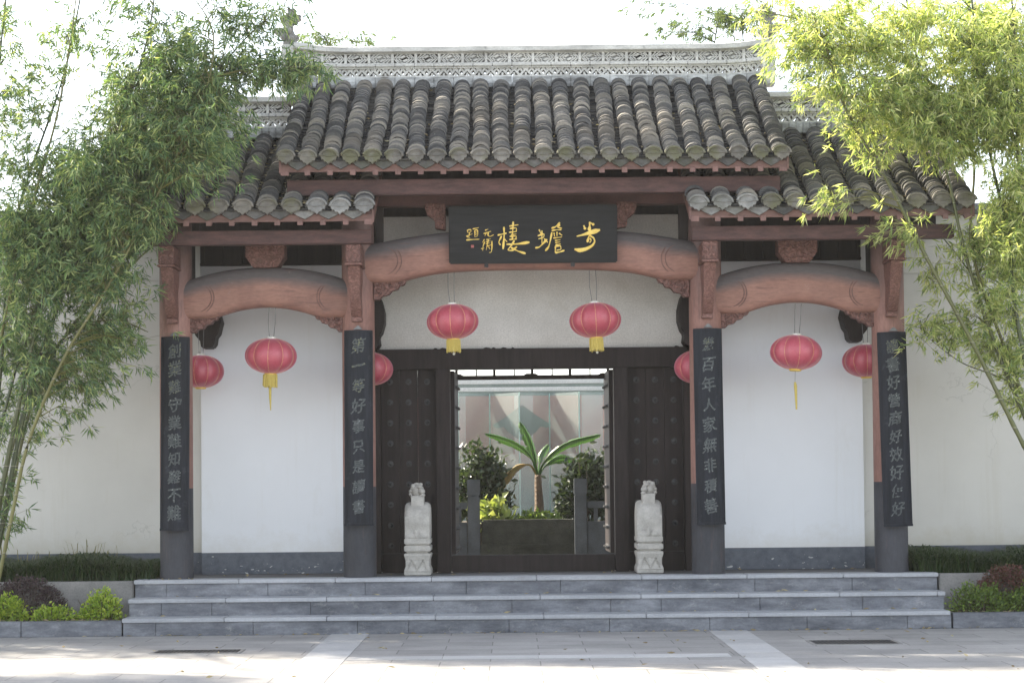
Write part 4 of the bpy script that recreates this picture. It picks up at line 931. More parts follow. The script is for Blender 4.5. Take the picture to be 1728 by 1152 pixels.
# ------------------------------------------------------------------ stone drums with lions
def remeshed(mb_, name, mat, parent, vox=.008):
    o = mb_.build(name, mat, None); md = o.modifiers.new('r', 'REMESH'); md.mode = 'VOXEL'; md.voxel_size = vox
    m2 = o.modifiers.new('s', 'SMOOTH'); m2.iterations = 1; m2.factor = .5
    bpy.context.view_layer.update(); me = bpy.data.meshes.new_from_object(o.evaluated_get(bpy.context.evaluated_depsgraph_get()))
    o.modifiers.clear(); o.data = me; me.polygons.foreach_set('use_smooth', [True] * len(me.polygons)); attach(o, parent); return o
def drum(x, s, label):
    T = thing('drum_stone', (x, .42, H3), label, 'drum stone', 'carved drum stones guarding the doors')
    z = H3; y0, y1 = .20, .66; hw = .135
    b = MB(); prof = [(hw + .003, 0), (hw + .003, .05), (hw - .012, .09), (hw - .012, .15), (hw + .002, .20), (hw + .002, .225)]
    V = []; F = []
    for (h_, zz) in prof: V += [(x - h_, y0 - (h_ - hw), z + zz), (x + h_, y0 - (h_ - hw), z + zz), (x + h_, y1, z + zz), (x - h_, y1, z + zz)]
    for i in range(len(prof) - 1):
        for k in range(4): F.append((i * 4 + k, i * 4 + (k + 1) % 4, (i + 1) * 4 + (k + 1) % 4, (i + 1) * 4 + k))
    F += [(3, 2, 1, 0), tuple(range((len(prof) - 1) * 4, len(prof) * 4))]; b.add(V, F)
    pb = b.build('plinth', 'stone_white', T, bevel=.006)
    b = MB()
    b.tube([(x - .10, y0 - .002, z + .055), (x - .06, y0 + .004, z + .165), (x, y0 - .002, z + .05), (x + .06, y0 + .004, z + .165), (x + .10, y0 - .002, z + .055)], .006, 5)
    b.tube([(x - .11, y0 - .004, z + .042), (x + .11, y0 - .004, z + .042)], .006, 5); b.build('cloth_relief', 'stone_white', pb)
    b = MB(); b.box(x - hw + .02, x + hw - .02, y0 + .02, y1, z + .2255, z + .245); b.box(x - hw - .002, x + hw + .002, y0 - .005, y1, z + .2455, z + .305); b.box(x - hw + .01, x + hw - .01, y0 + .01, y1, z + .3055, z + .32); b.box(x - hw, x + hw, y0 - .002, y1, z + .3205, z + .38)
    b.build('ledge', 'stone_white', T, bevel=.008)
    # drum standing on its rim, seen edge on
    rr = .21; V = []; F = []; seg = 40; zc = z + .545
    for (xx, r_) in ((-hw, rr - .05), (-hw + .004, rr - .03), (-hw + .02, rr - .010), (-hw + .05, rr - .001), (0, rr + .004), (hw - .05, rr - .001), (hw - .02, rr - .010), (hw - .004, rr - .03), (hw, rr - .05)):
        for k in range(seg): a = 2 * math.pi * k / seg; V.append((x + xx, .43 + r_ * math.cos(a) * 1.05, zc + r_ * math.sin(a)))
    for i in range(8):
        for k in range(seg): F.append((i * seg + k, i * seg + (k + 1) % seg, (i + 1) * seg + (k + 1) % seg, (i + 1) * seg + k))
    F += [tuple(range(seg)), tuple(range(8 * seg, 9 * seg))]
    b = MB(); b.add(V, F); b.box(x - hw + .003, x + hw - .003, .22, .64, z + .375, z + .60)
    b.ball((x - .05, .22, z + .40), (.05, .02, .03)); b.ball((x + .06, .22, z + .40), (.05, .02, .025)); b.ball((x - .01, .215, z + .42), (.02, .02, .04))
    remeshed(b, 'drum', 'stone_white', T, .010)
    # lion head on a short collar
    b = MB(); zt_ = z + .745; b.box(x - .066, x + .066, .30, .52, zt_ - .05, zt_ + .075)
    hc = zt_ + .125
    b.ball((x, .40, hc), (.068, .085, .072)); b.ball((x + s * .045, .33, hc - .005), (.036, .05, .032)); b.ball((x + s * .055, .325, hc - .045), (.028, .04, .016))
    b.ball((x + s * .02, .325, hc + .045), (.03, .03, .018)); b.ball((x - s * .045, .36, hc + .05), (.024, .03, .026)); b.ball((x + s * .03, .42, hc + .066), (.022, .03, .02)); b.ball((x - s * .01, .38, hc + .07), (.03, .04, .018))
    for k in range(7): a = R(-60 + 40 * k); b.ball((x - s * .035 + .04 * math.cos(a) * -s, .40, hc - .02 + .05 * math.sin(a)), (.022, .06, .02))
    b.ball((x + s * .03, .312, hc + .018), (.012, .012, .010))
    remeshed(b, 'lion_head', 'stone_white', T, .004)
drum(-1.205, 1, 'pale stone drum on a plinth with lion head turned right, left of the doorway')
drum(1.200, -1, 'pale stone drum on a chipped plinth with lion head turned left, right of the doorway')

# ------------------------------------------------------------------ plants: helpers
def fans(centres, outdir, nleaf, L, Wd, droop, spread=.9):
    """leaf fans at twig ends; returns P,D,L,W arrays"""
    n = len(centres); P = np.repeat(centres, nleaf, 0); O = np.repeat(outdir, nleaf, 0)
    P = P + rng.normal(size=P.shape) * .018
    D = unit(O * .9 + rng.normal(size=P.shape) * spread + np.array([0, 0, -droop]))
    Ls = L * rng.uniform(.6, 1.25, len(P)); return P, D, Ls, Wd * rng.uniform(.7, 1.2, len(P))
def bamboo(name, loc, label, culms, blobs, leafmat, group=None, L=.112, Wd=.0150, dens=1.0, seed=1):
    """culms: list of (list of (px,py), Y, radius); blobs: list of (px,py,rx,ry,count,Y,dY)"""
    T = thing(name, loc, label, 'bamboo', group); paths = []; rnd = random.Random(seed)
    for (pp, Y, r) in culms:
        pts = [Vector(at(px, py, Y)) for px, py in pp] if not isinstance(pp[0], Vector) else pp
        base = pts[0].copy(); 
        if base.z > .5: base = base + (pts[0] - pts[1]) * ((base.z - .3) / max(.2, pts[1].z - pts[0].z)) ; base.z = .2; pts = [base] + pts
        sm = []
        for i in range(len(pts) - 1):
            p0, p1, p2, p3 = pts[max(i - 1, 0)], pts[i], pts[i + 1], pts[min(i + 2, len(pts) - 1)]
            for k in range(8):
                t = k / 8; sm.append(.5 * ((2 * p1) + (-p0 + p2) * t + (2 * p0 - 5 * p1 + 4 * p2 - p3) * t * t + (-p0 + 3 * p1 - 3 * p2 + p3) * t ** 3))
        sm.append(pts[-1]); paths.append(sm)
        rs = [r * (1 - .75 * (i / (len(sm) - 1)) ** 1.3) * (1.18 if i % 2 == 0 else 1) for i in range(len(sm))]
        b = MB(); b.tube(sm, rs, 8); cu = b.build('culm', 'culm_skin', T, smooth=60)
        sm_obj = cu; paths[-1] = (sm, cu)
    allp = np.array([tuple(p_) for sm, _ in paths for p_ in sm]); own = np.array([i for i, (sm, _) in enumerate(paths) for _ in sm])
    zs = allp[:, 2]; bucket = {i: [] for i in range(len(paths))}; twigs = {i: MB() for i in range(len(paths))}
    for (px, py, rx, ry, cnt, Y, dY) in blobs:
        cnt = int(cnt * dens); nclump = max(3, cnt // 7)
        # uneven: twigs gather in sprays
        cc = []
        for _ in range(nclump):
            a = rnd.uniform(0, 2 * math.pi); q = math.sqrt(rnd.random()); cc.append((px + rx * q * math.cos(a), py + ry * q * math.sin(a), Y + rnd.uniform(-dY, dY)))
        for cx_, cy_, cY in cc:
            c0 = np.array(at(cx_, cy_, cY)); m = 7
            # nearest culm point below
            dd = np.linalg.norm((allp - c0) * np.array([1, .6, 1]) , axis=1) + np.where(zs > c0[2], .6, 0); j = int(np.argmin(dd)); o = own[j]; q = allp[j]
            axis = unit(c0 - q + np.array([0, 0, .001])); sp = rng.normal(size=(m, 3)) * np.array([.11, .11, .075]) + np.outer(rng.uniform(-.20, .20, m), axis)
            tips = c0 + sp; od = unit(np.tile(axis, (m, 1)) + sp * 2 + np.array([0, 0, -.3])); bucket[o].append((tips, od))
            if np.linalg.norm(c0 - q) < 1.6:
                mid = (q + c0) / 2 + np.array([0, 0, .08]); twigs[o].tube([tuple(q), tuple(mid), tuple(c0)], [.006, .004, .002], 4, False)
            for tt in tips[:4]: twigs[o].tube([tuple(c0 - axis * .1), tuple(tt)], [.0025, .0012], 3, False)
    for i, (sm, cu) in enumerate(paths):
        if twigs[i].v:
            me = bpy.data.meshes.new('branches'); me.from_pydata(twigs[i].v, [], twigs[i].f); me.materials.append(MATS['culm_skin']); o = bpy.data.objects.new('branches', me); COL.objects.link(o); attach(o, cu)
        if bucket[i]:
            tp = np.concatenate([a for a, _ in bucket[i]]); od = np.concatenate([a for _, a in bucket[i]])
            P, D, Ls, Ws = fans(tp, od, 11, L, Wd, .8, .72); V, F = leaf_mesh(P, D, Ls, Ws); np_mesh('leaves', V, F, leafmat, cu)
    return T
YB = -1.15
LC = [([(8, 860), (40, 700), (75, 580), (130, 440), (210, 280), (300, 170), (420, 110), (540, 120)], -1.0, .024),
      ([(2, 830), (30, 690), (60, 560), (110, 400), (200, 210), (250, 60), (265, -60)], -1.1, .022),
      ([(-20, 800), (0, 640), (22, 390), (104, 139), (135, 0), (150, -80)], -.9, .018),
      ([(-30, 780), (-5, 600), (45, 380), (95, 200), (120, 60), (135, -60)], -1.2, .018),
      ([(15, 850), (60, 660), (130, 540), (230, 440), (275, 400), (330, 330)], -.7, .016),
      ([(20, 870), (50, 740), (110, 600), (190, 470), (280, 300), (345, 160), (360, 60), (330, 0)], -1.3, .018),
      ([(-40, 800), (-30, 500), (-10, 200), (10, 0), (20, -80)], -1.1, .018),
      ([(0, 860), (20, 760), (60, 640), (120, 560), (190, 540), (250, 560)], -.8, .014),
      ([(-10, 760), (50, 560), (170, 330), (330, 160), (420, 60), (480, 10)], -1.0, .016)]
LBl = [(265, 190, 95, 75, 900, -1.0, .5), (190, 320, 100, 95, 1150, -1.0, .5), (310, 120, 75, 45, 380, -1.0, .4), (250, 80, 75, 55, 150, -1.0, .4), (305, 245, 60, 70, 420, -1.1, .35), (365, 190, 28, 60, 150, -1.0, .2),
       (445, 112, 75, 30, 260, -.9, .25), (520, 112, 30, 18, 40, -.9, .1), (115, 300, 60, 80, 190, -1.0, .4), (30, 210, 40, 80, 150, -1.0, .3), (15, 60, 40, 50, 80, -1.1, .2), (35, 390, 45, 50, 240, -1.0, .3), (40, 590, 45, 60, 200, -.9, .3), (125, 60, 34, 50, 70, -1.0, .2), (100, 140, 30, 28, 36, -1.0, .2),
       (405, 25, 55, 24, 110, -1.0, .2), (475, 32, 24, 20, 30, -.9, .2), (240, 15, 50, 22, 50, -1, .3), (115, 425, 110, 70, 1000, -.9, .5), (190, 370, 75, 40, 240, -1.1, .3), (50, 470, 65, 85, 520, -1.0, .5), (180, 520, 50, 55, 220, -.7, .3), (120, 610, 75, 60, 320, -.8, .35),
       (55, 690, 55, 55, 120, -.8, .3), (20, 330, 36, 60, 150, -1.1, .3), (15, 790, 26, 50, 34, -.9, .15), (8, 890, 20, 18, 14, -.9, .1), (342, 215, 12, 50, 30, -1.5, .08), (120, 300, 50, 24, 50, -1.6, .1), (155, 290, 24, 24, 30, -1.6, .1), (355, 290, 14, 40, 22, -1.6, .06), (208, 585, 30, 26, 46, -.9, .1), (110, 700, 40, 30, 30, -.8, .2)]
bamboo('bamboo_clump', (-5.2, -.9, .15), 'tall dark green bamboo clump overhanging the left end of the gate roofs', LC, LBl, 'bamboo_leaf', dens=.92, seed=3)
RC = [([(1760, 800), (1728, 752), (1642, 580), (1560, 428), (1500, 310), (1430, 190), (1400, 100), (1370, 20)], -1.1, .024),
      ([(1762, 810), (1740, 730), (1690, 610), (1632, 440), (1600, 300), (1560, 160), (1530, 0), (1520, -60)], -.9, .022),
      ([(1765, 800), (1735, 690), (1660, 500), (1590, 400), (1560, 380)], -.6, .014),
      ([(1775, 820), (1720, 560), (1700, 400), (1660, 200), (1640, 0), (1630, -80)], -1.0, .022),
      ([(1785, 820), (1760, 560), (1720, 300), (1715, 100), (1700, -80)], -1.2, .022),
      ([(1770, 800), (1700, 600), (1640, 420), (1640, 250), (1560, 130), (1400, 50), (1290, 20)], -.8, .018),
      ([(1765, 790), (1720, 660), (1620, 610), (1555, 560)], -.5, .010),
      ([(1790, 830), (1790, 500), (1770, 200), (1760, -60)], -.8, .022)]
RBl = [(1590, 120, 130, 115, 1400, -1.0, .5), (1440, 50, 85, 50, 400, -1.0, .35), (1345, 75, 42, 42, 90, -1.0, .2), (1395, 140, 42, 42, 90, -1.1, .2), (1520, 195, 70, 55, 430, -1.1, .4), (1640, 210, 72, 52, 560, -1.0, .5), (1440, 225, 24, 20, 20, -1.1, .1),
       (1700, 100, 55, 115, 520, -1.0, .5), (1480, 270, 36, 26, 30, -1.2, .15), (1400, 330, 12, 32, 12, -1.3, .04), (1705, 430, 44, 75, 430, -.9, .4), (1650, 430, 40, 46, 130, -.7, .3), (1598, 550, 50, 34, 110, -.6, .15), (1540, 400, 10, 10, 6, -1.0, .1), (1716, 330, 26, 45, 230, -1.0, .2), (1610, 262, 40, 14, 40, -1.1, .3),
       (1692, 565, 42, 52, 190, -.7, .3), (1718, 650, 22, 46, 90, -.8, .2), (1675, 510, 45, 26, 60, -.8, .2), (1310, 18, 42, 20, 50, -.8, .1), (1470, 150, 50, 50, 110, -1.4, .2), (1720, 230, 34, 90, 240, -1.2, .3), (1500, 385, 34, 8, 10, -1.1, .1), (1585, 470, 40, 26, 36, -.6, .1)]
bamboo('bamboo_clump', (5.6, -.9, .15), 'sunlit yellow-green bamboo clump leaning over the right end of the gate roofs', RC, RBl, 'bamboo_leaf_sunny', dens=.92, seed=4)
FC = [([(560, 500), (562, 300), (560, 120), (548, 62)], 5.0, .02), ([(600, 500), (600, 300), (596, 100), (590, 66)], 5.0, .015)]
bamboo('bamboo_clump', (-2.3, 5, 0), 'thin pale bamboo tips showing just above the ridge at its left end', FC, [(525, 66, 12, 6, 12, 5, .1), (560, 62, 26, 9, 34, 5, .15), (606, 68, 12, 6, 14, 5, .1)], 'bamboo_leaf_far', seed=8)
FC = [([(1180, 500), (1190, 300), (1200, 120), (1215, 20)], 5.0, .02), ([(1400, 500), (1395, 300), (1385, 180), (1370, 60)], 4.5, .02), ([(1260, 500), (1262, 200), (1250, 20)], 5, .02)]
bamboo('bamboo_clump', (2.6, 5, 0), 'darker bamboo behind the ridge at its right end', FC, [(1165, 55, 40, 12, 50, 5, .1), (1215, 35, 45, 20, 66, 5, .2), (1265, 30, 26, 26, 50, 5, .2), (1385, 90, 45, 40, 170, 4.5, .3), (1370, 140, 30, 20, 40, 4.5, .2), (1110, 8, 30, 8, 14, 5, .1)], 'bamboo_leaf_far', seed=9)

# unseen tree added off left: leaf clusters placed to dapple roof and paving
TT = thing('shade_tree', (-12.5, 6.0, 0), 'unseen tall tree left of the gate, its crown shaped to cast dappled shade', 'tree')
b = MB(); b.tube([(-12.5, 6, 0), (-12.4, 5.9, 3), (-12.0, 5.6, 6), (-11.2, 5.0, 8.5), (-10.5, 4.4, 10.5)], [.34, .29, .23, .16, .08], 10); b.build('shade_trunk', 'bark', TT, smooth=60)
b = MB(); lims = [[(-12, 5.6, 6), (-10, 4.6, 8.4), (-7.5, 4.0, 9.6), (-5, 3.8, 10), (-3, 3.6, 10.2)], [(-11.2, 5, 8.5), (-9, 3.2, 9.6), (-6.5, 2.6, 10), (-3.4, 2.8, 10.2)], [(-12, 5.6, 6), (-12.5, 3.2, 8.6), (-13, 1.4, 10)], [(-11.2, 5, 8.5), (-11, 3.4, 9.6), (-10.8, 2.4, 10.5)]]
for l in lims: b.tube(l, [.12 - .10 * i / (len(l) - 1) for i in range(len(l))], 6)
b.build('shade_limbs', 'bark', TT)
CC = []
for (x, y, z, rx, ry, rz, n) in ((-11, 2.9, 10.1, 1.7, 1.2, .9, 170), (-8.7, 3.4, 10.1, 1.3, 1.1, .5, 120), (-5.8, 4.2, 10.1, 2.2, .55, .4, 140), (-7.2, 2.8, 10.1, .7, .5, .4, 34), (-3.2, 3.7, 10.2, .8, .7, .4, 44), (-5.0, 2.6, 10.1, 1.8, .25, .3, 10),
        (-14.3, .7, 10.1, 1.3, .5, .4, 110), (-6.8, 1.6, 10.0, 1.8, .26, .25, 100), (-8.5, 2.0, 6.7, 1.9, .5, 1.9, 260), (-11.6, 2.0, 6.7, 1.9, .5, 2.0, 240), (-14.6, 2.2, 7.0, 1.8, .7, 2.0, 160)):
    q = unit(rng.normal(size=(n, 3))) * (rng.uniform(.2, 1, (n, 1)) ** .5); CC.append(np.array([x, y, z]) + q * np.array([rx, ry, rz]))
CC = np.concatenate(CC); P = np.repeat(CC, 34, 0) + rng.normal(size=(len(CC) * 34, 3)) * .19; D = unit(rng.normal(size=P.shape) + np.array([0, 0, -.3]))
V, F = leaf_mesh(P, D, rng.uniform(.08, .14, len(P)), rng.uniform(.04, .06, len(P))); np_mesh('shade_crown', V, F, 'tree_leaf', TT)

# shrubs
def shrub(x, y, z, rx, ry, rz, n, L, mat, label, group, name='shrub', cat='shrub', rough=.25, open_=0.0, up=.5):
    T = thing(name, (x, y, z), label, cat, group); lumps = rng.normal(size=(9, 3)); lumps = unit(lumps)
    d = unit(rng.normal(size=(n, 3))); d[:, 2] = np.abs(d[:, 2]) * .95 - .12
    k = np.max(d @ lumps.T, 1); rad = (1 - rough) + rough * (k - .5) * 2; rad = rad * rng.uniform(.72, 1.03, n) ** (1 + open_)
    P = np.array([x, y, z + rz * .12]) + d * rad[:, None] * np.array([rx, ry, rz])
    # twig-wise grouping
    D = unit(d * .7 + rng.normal(size=(n, 3)) * .6 + np.array([0, 0, up])); P3 = np.repeat(P, 4, 0) + rng.normal(size=(n * 4, 3)) * L * .5
    D3 = unit(np.repeat(D, 4, 0) + rng.normal(size=(n * 4, 3)) * .7)
    V, F = leaf_mesh(P3, D3, L * rng.uniform(.6, 1.2, n * 4), L * .5 * rng.uniform(.7, 1.2, n * 4)); np_mesh('foliage', V, F, mat, T)
    b = MB()
    for _ in range(26):
        a = random.uniform(0, 6.28); q = random.uniform(.2, .9); e = (x + rx * q * math.cos(a), y + ry * q * math.sin(a), z + rz * random.uniform(.3, .75)); b.tube([(x + rx * q * .5 * math.cos(a), y + ry * q * .5 * math.sin(a), z - .03), e], [.006, .003], 4)
    me = bpy.data.meshes.new('stems'); me.from_pydata(b.v, [], b.f); me.materials.append(MATS['bark']); o = bpy.data.objects.new('stems', me); COL.objects.link(o); attach(o, T)
GL = 'clipped shrubs in the planting beds'
def sx(px, py, Y): q = at(px, py, Y); return q.x, q.z
def shp(px, Y): return at(px, 1000, Y).x
shrub(shp(20, -.62), -.62, .13, .30, .16, .36, 420, .045, 'shrub_lime', 'bright lime-green bush at the left edge of the picture, in front of the purple bush', GL, open_=.9, rough=.5)
shrub(shp(90, -.66), -.66, .13, .28, .15, .19, 300, .042, 'shrub_lime', 'low straggly lime-green bush between the two taller lime bushes on the left', GL, open_=.9, rough=.5)
shrub(shp(172, -.60), -.60, .13, .27, .16, .38, 430, .045, 'shrub_lime', 'bright lime-green bush nearest the left end of the steps', GL, open_=.9, rough=.5)
shrub(shp(45, -.30), -.34, .13, .44, .20, .47, 1500, .030, 'shrub_purple', 'dark purple rounded bush in the left planting bed', GL, rough=.12)
shrub(shp(1652, -.62), -.62, .13, .34, .18, .37, 520, .038, 'shrub_lime_dark', 'green bush with lime tips nearest the right end of the steps', GL, open_=.8, rough=.4)
shrub(shp(1735, -.62), -.62, .13, .34, .17, .36, 480, .038, 'shrub_lime_dark', 'green bush with lime tips at the right edge of the picture', GL, open_=.8, rough=.4)
shrub(shp(1700, -.36), -.40, .13, .38, .18, .52, 1400, .030, 'shrub_red', 'reddish-brown domed bush in the right planting bed', GL, rough=.10)
def grass(x0, x1, y0, y1, z, n, h, mat, label, lean=.75):
    P = np.stack([rng.uniform(x0, x1, n), rng.uniform(y0, y1, n), np.full(n, z)], 1); a = rng.uniform(0, 2 * np.pi, n)
    out = np.stack([np.cos(a), np.sin(a), np.zeros(n)], 1) * (lean * rng.uniform(.3, 1.2, n))[:, None]; hh = h * rng.uniform(.6, 1.15, n) * (1 + .15 * np.sin(P[:, 0] * 5)); wd = rng.uniform(.004, .008, n)
    sd_ = np.stack([-np.sin(a), np.cos(a), np.zeros(n)], 1) * wd[:, None]; V = np.empty((n, 7, 3))
    for i, t in enumerate((0, .45, .8)):
        c = P + np.array([0, 0, 1]) * (hh * (t - .35 * t * t * lean))[:, None] + out * (hh * t * t)[:, None]; V[:, 2 * i] = c - sd_ * (1 - t * .5); V[:, 2 * i + 1] = c + sd_ * (1 - t * .5)
    V[:, 6] = P + np.array([0, 0, 1]) * (hh * (.9 - .45 * lean))[:, None] + out * (hh * 1.15)[:, None]
    i = np.arange(n)[:, None] * 7; F = np.concatenate([i + np.array([[0, 1, 3]]), i + np.array([[0, 3, 2]]), i + np.array([[2, 3, 5]]), i + np.array([[2, 5, 4]]), i + np.array([[4, 5, 6]])], 1).reshape(-1, 3)
    o = np_mesh('grass', V.reshape(-1, 3), F, mat); tag(o, label, 'grass', kind='stuff')
grass(-14, -3.88, -.10, .85, .47, 36000, .37, 'grass_leaf', 'dark green tufted grass strip along the foot of the left wall')
grass(3.90, 14, -.10, .85, .47, 36000, .36, 'grass_leaf', 'dark green tufted grass strip along the foot of the right wall')
grass(-5.7, -4.4, .5, .9, .47, 90, .44, 'dry_grass', 'dry straw-coloured grass stalks against the left wall', .25)
grass(-14, -3.99, -.80, -.30, .13, 1500, .05, 'dry_grass', 'short dry litter on the soil of the left bed', .9)
grass(3.99, 14, -.80, -.30, .13, 1500, .05, 'dry_grass', 'short dry litter on the soil of the right bed', .9)

def litter(name, label, P, L, mat):
    n = len(P); a = rng.uniform(0, 2 * np.pi, n); D = np.stack([np.cos(a), np.sin(a), rng.uniform(-.05, .25, n)], 1); D = unit(D)
    V, F = leaf_mesh(P, D, L * rng.uniform(.5, 1.2, n), L * .22 * rng.uniform(.7, 1.4, n)); tag(np_mesh(name, V, F, mat), label, 'fallen leaves', kind='stuff')
mat_leaf('litter_leaf', [(.22, .17, .09), (.34, .28, .16), (.15, .11, .06), (.40, .36, .24)], .1, .8)
pp = []
for (x0, x1, y0, y1, z, n) in ((-4, 4, -.64, -.625, H1 + .006, 26), (-4, 4, -.32, -.305, H2 + .006, 30), (-4.5, 4.5, -1.02, -.945, .008, 90), (-6, 6, -3.2, -1.0, .008, 34), (-4, 4, .3, .8, H3 + .004, 30), (-6, -4.1, -.79, -.35, .15, 160), (4.1, 6, -.79, -.35, .15, 160), (-3.9, -3.4, -.28, .1, H3 + .004, 12), (-3, 5, -5.8, -3.4, .008, 26)):
    pp.append(np.stack([rng.uniform(x0, x1, n), rng.uniform(y0, y1, n), np.full(n, z)], 1))
litter('fallen_leaves', 'dry bamboo leaves fallen along the steps, kerbs and paving', np.concatenate(pp), .07, 'litter_leaf')
pp = []
for (xa, xb, za, zb_, nr, n) in ((-4.38, -1.555, 4.195, 5.22, 12, 420), (1.555, 4.38, 4.195, 5.22, 12, 260), (-2.5, 2.555, 4.685, 5.80, 24, 130)):
    pitch = (xb - xa) / (nr - .35); r0 = pitch * .375; k = rng.integers(0, nr - 1, n); xs_ = xa + r0 + (k + .5) * (xb - xa - 2 * r0) / (nr - 1) + rng.normal(size=n) * .014; y = rng.uniform(YE + .05, YR - .1, n)
    pp.append(np.stack([xs_, y, np.array([roof_z(za, zb_, q) for q in y]) + .0 + rng.uniform(0, .025, n)], 1))
litter('fallen_leaves', 'pale dry leaves caught in the valleys of the roof tiles', np.concatenate(pp), .075, 'litter_leaf')

# ------------------------------------------------------------------ courtyard behind the doors
yd = thing('balustrade', (0, 4.0, H3), 'blue-grey stone balustrade in two halves around the planting bed inside the doorway', 'balustrade')
S25 = 3457 / 25.0
for s, xc in ((-1, (799 - 865) / S25 - .213), (1, (979 - 865) / S25 - .213)):
    b = MB(); b.box(xc - .074, xc + .074, 3.93, 4.07, H3, 1.30); b.box(xc - .078, xc + .078, 3.926, 4.074, 1.302, 1.50); b.build('post', 'stone_blue', yd, bevel=.008)
    x0, x1 = sorted((xc + s * .08, s * 1.9)); b = MB(); b.box(x0, x1, 3.96, 4.04, 1.14, 1.22); b.box(x0, x1, 3.97, 4.03, H3 , .98)
    for k in range(5): xx = x0 + .08 + k * (x1 - x0 - .2) / 4; b.box(xx, xx + .05, 3.975, 4.025, .981, 1.139)
    b.build('rail', 'stone_blue', yd, bevel=.006)
tr = thing('stone_trough', (0, 4.5, H3), 'mossy dark stone planting trough inside the doorway', 'trough')
b = MB(); b.box(-.60, .56, 4.30, 4.55, H3, 1.0); b.build('upper_block', 'stone_moss', tr, bevel=.02)
b = MB(); b.box(-.62, .58, 4.24, 4.299, H3, .70); b.box(-.22, .22, 4.16, 4.239, .66, .70); b.build('ledge', 'stone_moss', tr, bevel=.012)
b = MB(); b.box(-3, 3, 4.56, 6.4, H3 - .01, .95); tag(b.build('soil', 'soil'), kind='structure')
BT = thing('banana_plant', (.12, 5.4, .95), 'young banana plant with broad arching leaves in the middle of the doorway', 'banana plant')
cb = at(908, 800, 5.4); b = MB(); b0 = at(909, 885, 5.4)
b.tube([b0, b0.lerp(cb, .4) + Vector((.012, 0, 0)), b0.lerp(cb, .8), cb], [.072, .058, .046, .04], 12); b.build('stem', 'banana_stem', BT, smooth=60)
def bleaf(pts, wmax, mat, dy=0, pet=.3):
    """petiole, midrib and a blade torn into strips on both sides"""
    P_ = [Vector(at(px, py, 5.4 + dy * i / (len(pts) - 1))) for i, (px, py) in enumerate(pts)]; sm = []
    for i in range(len(P_) - 1):
        p0, p1, p2, p3 = P_[max(i - 1, 0)], P_[i], P_[i + 1], P_[min(i + 2, len(P_) - 1)]
        for k in range(12): t = k / 12; sm.append(.5 * ((2 * p1) + (-p0 + p2) * t + (2 * p0 - 5 * p1 + 4 * p2 - p3) * t * t + (-p0 + 3 * p1 - 3 * p2 + p3) * t ** 3))
    sm.append(P_[-1]); n = len(sm); b = MB(); b.tube(sm, [.014 * (1 - .8 * i / n) + .002 for i in range(n)], 6); W_ = lambda t: wmax * (math.sin(min(1, max(0, (t - pet) / (1 - pet))) * math.pi) ** .55)
    for sg in (-1, 1):
        i = int(n * pet); 
        while i < n - 1:
            k = min(random.randint(2, 5), n - 1 - i); dr = random.uniform(.1, .55); V = []
            for q in range(k + 1):
                m_ = i + q; t = m_ / (n - 1); d = (sm[min(m_ + 1, n - 1)] - sm[max(m_ - 1, 0)]).normalized(); side_ = d.cross(Vector((0, 1, .3))).normalized() * sg
                w2 = W_(t) * (1 if 0 < q < k else .93) * random.uniform(.94, 1.03)
                V += [sm[m_], sm[m_] + side_ * w2 * .55 + d * w2 * .2 + Vector((0, -.01, -w2 * dr * .25)), sm[m_] + side_ * w2 + d * w2 * (.45 - (.10 if q == k else 0)) + Vector((0, .02, -w2 * dr))]
            b.add(V, [(q * 3 + c_, q * 3 + c_ + 1, (q + 1) * 3 + c_ + 1, (q + 1) * 3 + c_) for q in range(k) for c_ in (0, 1)]); i += k
    b.build('leaf', mat, BT, smooth=50)
bleaf([(907, 800), (902, 775), (891, 740), (877, 712)], .062, 'banana_leaf', -.1, .22)
bleaf([(906, 800), (896, 772), (868, 748), (818, 731)], .050, 'banana_leaf', -.3, .3)
bleaf([(910, 800), (920, 778), (955, 750), (1014, 733)], .050, 'banana_leaf', -.3, .3)
bleaf([(908, 800), (911, 780), (915, 765), (926, 750)], .05, 'banana_leaf', .3, .3)
bleaf([(905, 800), (893, 784), (870, 790), (848, 815), (830, 836)], .055, 'banana_dry', -.3, .3)
bleaf([(911, 800), (920, 786), (945, 772), (975, 778)], .055, 'banana_leaf', .2, .35)
b = MB(); 
for k in range(9): t = k / 8; q = b0.lerp(cb, .25 + .7 * t); b.tube([q + Vector((-.05, -.04, -.02)), q + Vector((.0, -.07, .02)), q + Vector((.05, -.04, -.01))], .006, 4)
b.build('leaf_sheaths', 'banana_stem', BT)
def sp(px, Y): return at(px, 800, Y).x
q1 = at(810, 800, 5.2); q2 = at(985, 800, 5.2)
shrub(q1.x - .0, 5.2, .98, .40, .3, 1.12, 520, .11, 'shrub_dark', 'dark glossy-leaved shrub left of the banana plant inside the doorway', 'shrubs in the courtyard bed', rough=.35, open_=.6, up=0)
shrub(q2.x + .06, 5.2, .98, .40, .3, 1.05, 520, .11, 'shrub_dark', 'dark glossy-leaved shrub right of the banana plant inside the doorway', 'shrubs in the courtyard bed', rough=.35, open_=.6, up=0)
q3 = at(835, 870, 4.75); shrub(q3.x, 4.75, .95, .16, .12, .24, 46, .15, 'variegated', 'small yellow-striped plant beside the left stone post inside the doorway', None, 'variegated_plant', 'plant', up=.8)
q3 = at(905, 880, 4.65); shrub(q3.x, 4.65, .96, .30, .08, .09, 80, .09, 'shrub_lime_dark', 'low ferny plants along the top of the mossy trough', None, 'fern', 'fern', up=.3)
